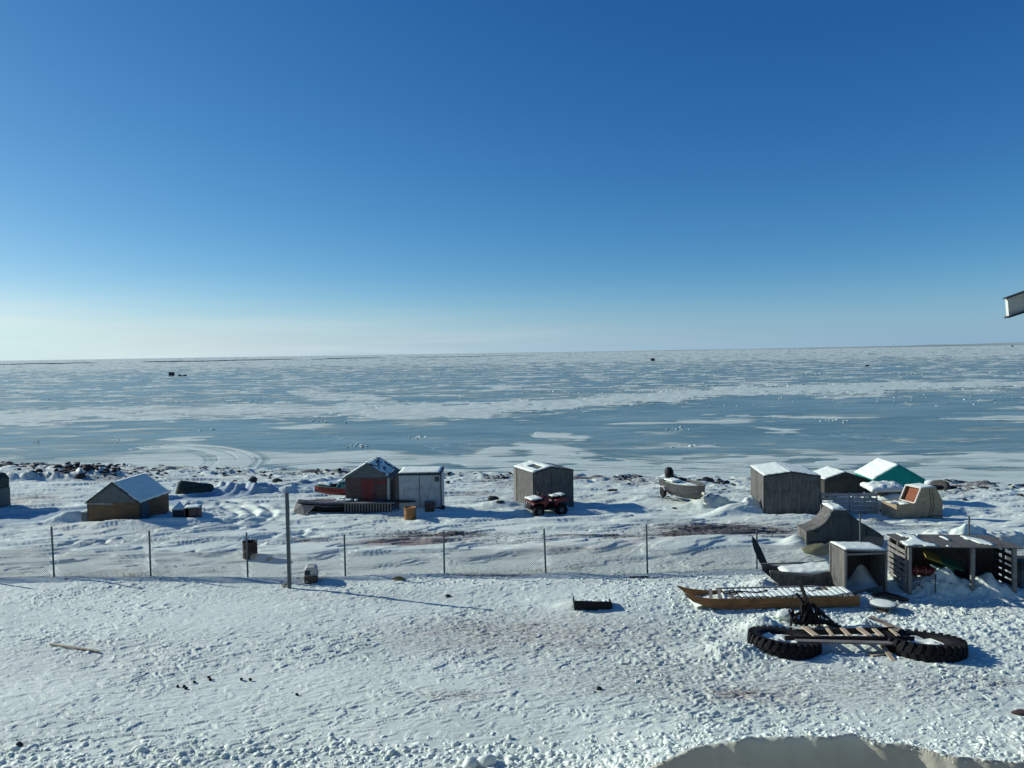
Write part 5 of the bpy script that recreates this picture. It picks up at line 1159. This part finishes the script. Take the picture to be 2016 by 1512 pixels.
# ================================================================ SMALL THINGS ON THE SNOW
def plank(name, label, a, b, w_, h, m_, cat='plank', lift=.03):
    p, q = G(*a), G(*b); t = thing(name, label, cat, p, 0); m = MB(); m.beam((0,0,lift), (q-p)+Vector((0,0,lift)), w_, h); m.obj('board', m_, t); return t
plank('plank', 'long thin pale wooden plank lying alone on the snow at lower left', (99,1271), (196,1285), .065, .025, 'plank', lift=.045)
plank('plank', 'short dark board on the snow to the right of the fence post near the mid-field', (1240,1138), (1276,1137), .10, .03, 'plank_dark')
RKS = [('lichen_rock','greenish lichen-covered boulder with a snowy edge, in front of the fabric-covered sled cabin',1608,1086,.58,.34,.27,'lichen_rock'),
 ('rock','dark bushy lump beside the lichen boulder under the fabric-covered sled cabin',1628,1084,.20,.16,.26,'rock'),
 ('rock','flat grey slab of rock at the foot of the fence beside the pet carrier',785,1141,.32,.12,.10,'lichen_rock'),
 ('rock','dark rock beside the rusted open drum',531,1103,.17,.12,.10,'rock'),
 ('rock','small black rock alone on the snow just in front of the mid-fence',882,1174,.10,.07,.06,'rock'),
 ('rock','low dark rock showing through the snow behind the fence in mid-picture',944,1096,.22,.10,.07,'rock'),
 ('rock','dark rock left of the grey plywood shed with the quad bike',970,988,.45,.3,.30,'rock'),
 ('rock','low brown rock just behind the drift left of the quad bike',985,993,.38,.2,.18,'rock'),
 ('rock','pointed dark rock on the beach left of the tall steel post',546,951,.42,.3,.32,'rock'),
 ('rock','dark block on top of the dirty snow bank right of the canoe',498,946,.28,.22,.22,'rock'),
 ('rock','small dark beach rock beside the pointed one',565,950,.25,.2,.14,'rock'),
 ('rock','dark rock sticking out at the foot of the left rock pile',160,940,.42,.3,.3,'rock'),
 ('rock','dark upright rock beside the long low ridge on the left beach',76,931,.35,.3,.3,'rock'),
 ('rock','low flat rock in the snow to the right of the quad bike shed',1205,967,.45,.2,.14,'rock'),
 ('rock','tiny dark rock in the open snow right of the quad bike',1243,1017,.13,.1,.08,'rock'),
 ('rock','dark flat stone in front of the aluminium boat and its trailer',1327,1001,.14,.1,.06,'rock'),
 ('rock','snowy dark boulder behind the bow of the aluminium boat',1392,950,.50,.35,.34,'rock'),
 ('rock','square dark rock on the beach left of the largest grey shed',1428,953,.32,.25,.26,'rock'),
 ('rock','dark flat rock in the snow between the boat and the largest grey shed',1425,966,.3,.15,.1,'rock'),
 ('rock','dark lump close to the right corner of the quad bike shed',1134,978,.2,.2,.12,'rock'),
 ('rock','pair of dark specks of rock on the shore ice right of the quad bike shed',1230,945,.22,.2,.18,'rock'),
 ('rock','black rock in the lower foreground right of centre',1180,1357,.09,.07,.06,'rock'),
 ('rock','black rock near the lower left corner',38,1467,.075,.06,.06,'rock'),
 ('rock','flat reddish-brown board-like rock at the right edge of the foreground',2008,1404,.22,.12,.06,'maroon'),
 ('rock','dark flat rock left of the drift in front of the brown shed',130,1168-26,.1,.08,.05,'rock')]
for nm, lb, px, py, sx, sy, sz, m_ in RKS: lump_one('rock' if nm == 'rock' else 'boulder', lb, 'rock', px, py, sx, sy, sz, m_, rz=random.uniform(-.3,.3), seed=px)
lump_one('upturned_boat', 'small dark upturned boat half buried in snow on the right beach beyond the teal shed', 'boat', 1852, 966, .55, .9, .6, 'plywood_dark', seed=3)
snow_ = lump_one('snow_mound', 'smooth bright snow mound left of the half-buried upturned boat', 'snow heap', 1838, 962, .8, .5, .5, 'snow', seed=8)
for px, py, s_, lb in ((958,1503,.22,'pale squared snow block at the bottom edge of the photo, left of the bigger drift'),(925,1508,.2,'low squared snow block beside another at the bottom edge'),(1548,1215,.32,'smooth rounded snow lump beside the black scrap iron'),(1716,1305,.10,'small snow lump on the trodden snow before the tyres')):
    lump_one('snow_block', lb, 'snow block', px, py, s_, s_*.8, s_*.7, 'snow_block', rz=.4, seed=px)
# droppings / coal-like black bits
for i, (px, py) in enumerate(((350,1352),(362,1352),(366,1356),(383,1344),(411,1334),(414,1338),(493,1338),(585,1368),(475,1338))):
    lump_one('black_clod', 'small black clod in a scatter on the open snow at lower left', 'clod', px, py, .045, .04, .04, 'black_iron', seed=i+50, group='black clods scattered at lower left')
# boulders' stuff: beach rubble, snow rubble, ice rubble, dry grass
def scatter_px(n, x0, x1, y0, y1, dens=None, seed=0):
    r = np.random.default_rng(seed); out = []
    px = r.uniform(x0, x1, n); py = r.uniform(y0, y1, n); return px, py
def ground_pts(px, py):
    # vectorised ray to nominal profile
    dx = CR.x*((px-1008)/F)+CU.x*((756-py)/F)+fw.x; dy = CR.y*((px-1008)/F)+CU.y*((756-py)/F)+fw.y; dz = CR.z*((px-1008)/F)+CU.z*((756-py)/F)+fw.z
    t_ = np.full(px.shape, 20.)
    lo = np.full(px.shape, 9.); hi = np.full(px.shape, 140.)
    for _ in range(30):
        m_ = (lo+hi)/2; b = CZ+dz*m_ < Hbase(dx*m_, dy*m_); hi = np.where(b, m_, hi); lo = np.where(b, lo, m_)
    return dx*hi, dy*hi
def rubble(name, n, x0, x1, y0, y1, smin, smax, m_, dens=None, seed=0, flat=.7, pw_=2.5, sink=.1, kind='stuff', label=None, cat=None):
    r = np.random.default_rng(seed); px = r.uniform(x0, x1, n); py = r.uniform(y0, y1, n); X, Y = ground_pts(px, py)
    if dens is not None:
        k = dens(px, py, X, Y) > r.uniform(0, 1, n); X, Y = X[k], Y[k]
    bk = bank(X, Y); k = (bk < .3) | ((Y > 13.45) & (bk < 1.1)) | ((X < 3.2) & (Y > 13.1)); X, Y = X[k], Y[k]
    n = len(X); s_ = smin+(smax-smin)*r.uniform(0, 1, n)**pw_; Z = HM(X, Y)+s_*sink
    o = lumps(name, np.stack([X, Y, Z], 1), s_, m_, seed=seed, flat=flat); tag(o, label, cat, kind=kind); return o
g = lambda px, py, cx, cy, sx, sy: np.exp(-((px-cx)/sx)**2-((py-cy)/sy)**2)
rubble('snow_rubble', 9000, -40, 1330, 1440, 1560, .010, .135, 'snow_block', lambda px, py, X, Y: np.clip(ss(1435, 1490, py+16*pn(px/70, 0*px, 3))*(.50+.50*ss(380, 700, px))*(.85+.8*pn(px/40, py/14, 9)), .02, 1), 21, .62, 3.6, -.12, label='ploughed snow chunks along the bottom of the picture', cat='snow chunks')
rubble('snow_rubble', 5200, 1300, 2060, 1395, 1500, .012, .10, 'snow_block', lambda px, py, X, Y: np.clip(ss(1400, 1470, py)*(.5+.9*pn(px/50, py/14, 9)), .08, 1), 22, .62, 3., -.12, label='snow chunks behind the crest of the big drift at lower right', cat='snow chunks')
rubble('snow_rubble', 9000, 1180, 2050, 1125, 1345, .012, .085, 'snow_block', lambda px, py, X, Y: np.clip(g(px,py,1500,1150,190,30)+g(px,py,1480,1285,70,25)+.9*g(px,py,1850,1205,260,22)+g(px,py,1480,1215,150,28)+.8*g(px,py,1700,1225,60,20)+.12*g(px,py,1700,1310,300,40)+.5*g(px,py,1290,1185,70,18)+.04, 0, 1), 23, .65, 3., label='trampled snow chunks around the sleds and tyres', cat='snow chunks')
rubble('snow_rubble', 4200, -20, 2030, 1150, 1450, .008, .04, 'snow_block', lambda px, py, X, Y: .15+.5*ss(1380, 1450, py), 24, .5, 2.5, label='fine snow crumbs over the whole foreground', cat='snow crumbs')
rubble('snow_rubble', 260, 560, 1290, 1130, 1160, .02, .08, 'snow_block', None, 28, .7, 2., label='snow crumbs along the foot of the fence', cat='snow crumbs')
def crest():
    r = np.random.default_rng(41); X = r.uniform(1.2, 9.2, 420); X = X[pn(X*1.1, 0*X, 42) > r.uniform(-.5, .35, len(X))]; ys_ = np.linspace(12.9, 14.2, 120)
    Y = np.array([ys_[np.argmax(bank(np.full(120, x), ys_))] for x in X])+r.uniform(-.05, .30, len(X))
    s_ = .012+.075*r.uniform(0, 1, len(X))**3; tag(lumps('snow_rubble', np.stack([X, Y, HM(X, Y)+s_*.1], 1), s_, 'snow_block', seed=43, flat=.6), 'snow crumbs along the crest of the big drift at lower right', 'snow crumbs', kind='stuff')
crest()
# beach stones
def shore_dens(px, py, X, Y):
    s_ = shore(X)-Y; return np.clip(np.exp(-((s_-2.6)/1.7)**2)*ss(-.25, .15, pn(X/3., Y*0, 45)+.12)*1.1+.05*np.exp(-((s_-7)/4)**2), 0, 1)
rubble('beach_stones', 6500, -30, 2050, 905, 990, .07, .33, 'rock', shore_dens, 25, .5, 2.6, .05, label='band of dark beach stones poking through the snow along the shore', cat='stones')
rubble('rock_pile', 900, 105, 235, 921, 943, .12, .5, 'rock', lambda px, py, X, Y: g(px,py,165,932,45,8), 26, .6, 1.8, .2, label='pile of broken dark rock on the left beach', cat='rock pile')
rubble('beach_stones', 1500, -20, 330, 912, 948, .08, .32, 'rock', lambda px, py, X, Y: np.clip(g(px,py,40,918,130,4)+g(px,py,260,936,70,7)*.8+.06, 0, 1), 27, .5, 2., .05, label='dark stones strewn over the left beach', cat='stones')
rubble('dark_gravel', 1400, 1290, 1580, 1030, 1066, .015, .08, 'rock', lambda px, py, X, Y: g(px,py,1430,1048,100,10), 29, .5, 2., label='dark gravel on the bare patch of ground behind the fence', cat='gravel')
rubble('dark_gravel', 900, 560, 1280, 1045, 1075, .015, .07, 'rock', lambda px, py, X, Y: .25+.5*g(px,py,870,1056,140,6), 30, .5, 2., label='specks of dark gravel showing through the snow behind the fence', cat='gravel')
rubble('dark_gravel', 700, 880, 1560, 1210, 1390, .01, .035, 'rock', lambda px, py, X, Y: .06+.6*g(px,py,1030,1240,150,18)+.9*g(px,py,905,1372,60,10)+.9*g(px,py,1460,1366,60,10)+.5*g(px,py,1235,1362,80,12), 31, .5, 2., label='dark grit in the scuffed patches of the foreground snow', cat='grit')
# ice chunks on the sea ice
def ice_rubble():
    r = np.random.default_rng(33); P_ = []; S_ = []
    def add(px, py, n, sx, sy, s0, s1):
        a = r.normal(px, sx, n); b = r.normal(py, sy, n)
        for x, y in zip(a, b):
            if y < 712: continue
            q = Gice(x, y); P_.append((q.x, q.y, ICE+.04)); S_.append(r.uniform(s0, s1)*(q.y/130)**.5)
    for px, py, n, sx in ((650,772,40,28),(530,790,14,20),(1120,772,30,40),(1050,760,20,25),(1290,770,50,50),(1400,767,60,90),(1560,761,50,90),(1700,757,60,90),(1850,757,50,80),(640,830,14,20),(890,738,30,40),(700,745,26,60),(760,742,20,30),(1180,745,20,40),
        (435,762,10,8),(345,793,6,10),(400,848,6,8),(1350,878,8,20),(700,878,12,20),(815,862,10,14),(1640,829,14,18),(1340,845,8,12),(72,870,4,4),(235,868,4,6),(440,785,5,8),(1500,740,30,120),(1800,735,40,120),(1000,730,40,200),(1300,735,40,200)):
        add(px, py, n, sx, 1.6, .08, .42)
    for _ in range(500): 
        y = r.uniform(716, 800); add(r.uniform(0, 2016), y, r.integers(1, 3), 5, .5, .08, .3)
    o = lumps('ice_chunks', P_, np.array(S_), 'snow_block', seed=34, flat=.32); tag(o, 'white broken ice chunks and wind-packed lumps strewn over the frozen sea', 'ice chunks', kind='stuff')
ice_rubble()
# dead grass along the fence
def grass():
    r = np.random.default_rng(35); V = []; Fc = []
    spots = [(180,1138,70),(280,1139,40),(250,1137,80),(100,1040,40),(560,1158,6),(905,1133,60),(1060,1128,40),(1130,1124,16),(1165,1105,30),(200,1128,80),(70,985,40),(410,1130,40),(1120,1115,40),(240,1128,30)]
    for px, py, sx in spots:
        for _ in range(90 if sx > 10 else 60):
            p = G(r.normal(px, sx*.6), min(1160, r.normal(py, 1.2)), True); z = zg(p.x, p.y); h = r.uniform(.06, .22); a = r.uniform(-.6, .9); b = r.uniform(0, 6.28); w_ = .0035; k = len(V)
            V += [(p.x-w_, p.y, z), (p.x+w_, p.y, z), (p.x+a*h*.5+w_*.6, p.y+.3*h*math.sin(b), z+h*.6), (p.x+a*h, p.y+.5*h*math.sin(b), z+h)]; Fc += [(k, k+1, k+2), (k, k+2, k+3)]
    o = mesh_np('dead_grass', V, Fc, M['grass']); tag(o, 'thin dead tan grass poking through the snow along the fence', 'grass', kind='stuff')
grass()

# ================================================================ FAR THINGS ON THE ICE
def farp(px, py): q = Gice(px, py); return q
q = farp(338,742); s_ = q.y/F; t = thing('ice_fishing_shack', 'small dark shack on a pale sled base far out on the sea ice at left', 'shack', q, R(10))
m = MB(); m.box(-4.5*s_, 4.5*s_, -1.2, 1.2, 3*s_, 9.5*s_); m.obj('wall', 'dark_trim', t, bevel=.1); m = MB(); m.box(-4*s_, 4*s_, -1.1, 1.1, 1.0*s_, 2.95*s_); m.obj('base', 'white_paint', t); m = MB(); m.box(-4.7*s_,-3.6*s_,-1.3,1.3,-.1,6*s_); m.obj('end_board','white_paint',t)
FSG = 'snowmobiles parked beside the far left shack'
for px, lb in ((354.5,'tiny dark snowmobile far out on the ice, nearer the small shack'),(363.5,'tiny dark snowmobile far out on the ice, farther right from the small shack')):
    q = farp(px, 741.5); s_ = q.y/F; t = thing('snowmobile', lb, 'snowmobile', q, R(160 if px < 360 else 15), FSG)
    m = MB(); m.prism([(-1.3,.25),(-1.2,.6),(-.3,.75),(.1,.95),(.55,1.0),(1.2,.55),(1.3,.3)], -.3, .3); m.obj('body', 'black_plastic', t, bevel=.05); m = MB(); m.prism([(.3,.98),(.15,1.35),(.22,1.36),(.55,1.0)], -.25, .25); m.obj('windscreen', 'glass_dark', t)
    m = MB(); m.prism([(-1.4,0),(-1.4,.22),(.2,.22),(.1,0)], -.2, .2); m.obj('track', 'rubber', t); m = MB(); m.box(.5,1.7,-.5,-.4,0,.04); m.box(.5,1.7,.4,.5,0,.04); m.obj('skis', 'white_paint', t)
q = farp(1285,711); s_ = q.y/F; t = thing('ice_fishing_shack', 'lone black square shack far out on the sea ice right of centre', 'shack', q, R(5)); m = MB(); m.box(-3.4*s_, 3.4*s_, -1.5, 1.5, .2, 5*s_); m.obj('wall', 'dark_trim', t); m = MB(); m.prism([(-3.6*s_,5*s_+.02),(3.6*s_,5*s_+.02),(3.4*s_,5.6*s_),(-3.4*s_,5.6*s_)],-1.6,1.6); m.obj('roof','dark_trim',t)
q = farp(1707,722); s_ = q.y/F; t = thing('snowmobile', 'dark parked snowmobile beside a white ice lump far out at right', 'snowmobile', q, R(30)); m = MB(); m.prism([(-1.3,.25),(-1.2,.6),(-.3,.75),(.1,.95),(.55,1.0),(1.2,.55),(1.3,.3)], -.3, .3); m.obj('body', 'black_plastic', t); m = MB(); m.box(-1.2,.2,-.2,.2,0,.24); m.obj('track', 'rubber', t)
for px, py, hh, lb in ((1830,682,4,'faint dark marker standing on the skyline at right'),(1993,683,3.5,'faint dark marker on the far ice at the right edge')):
    q = farp(px, py); s_ = q.y/F; t = thing('marker_hut', lb, 'marker', q, 0); m = MB(); m.prism([(-1.*s_,0),(1.*s_,0),(.8*s_,hh*s_*.7),(0,hh*s_),(-.8*s_,hh*s_*.7)], -3, 3); m.obj('wall', 'dark_trim', t)

# ================================================================ THE HOUSE THE PICTURE IS TAKEN FROM
t = thing('house', 'grey eave end of a tan house cutting into the right edge', 'house', (0, -1.0, 0), 0)
m = MB(); m.box(-16, 7.6, -7, 0, -.5, 14.4); m.obj('wall', 'siding', t)  # unseen wall, raised and toned to block sky and warm the bank's shade
m = MB(); m.box(-16.6, 8.2, -7.6, .35, 14.403, 14.65); m.obj('roof', 'fascia', t)
m = MB(); m.box(7.605, 12.5, -7, 9.0, -.5, 6.6); m.obj('wing_wall', 'siding', t)
# sloping barge board of the wing's roof end
a_ = pz(1983.5,606,9.6)-t.location; b_ = pz(2075,574.5,9.3)-t.location
def qd(c, y_, th): return [pz(px_, py_, y_)-t.location for px_, py_ in c]+[pz(px_, py_, y_)-t.location+Vector((0,th,0)) for px_, py_ in c]
BX = [(0,1,2,3),(7,6,5,4),(0,4,5,1),(1,5,6,2),(2,6,7,3),(3,7,4,0)]
MB().add(qd([(1983.5,588),(2080,553),(2080,593),(1986.5,623)], 9.6, .05), BX).obj('barge_board', 'fascia', t)
MB().add(qd([(1982,586),(2080,550.5),(2080,553),(1982.5,588.5)], 9.56, .08), BX).obj('edge_trim', 'dark_trim', t)
MB().add(qd([(1985,623),(2080,593.3),(2080,596),(1985,626.5)], 9.56, .08), BX).obj('edge_trim', 'dark_trim', t)
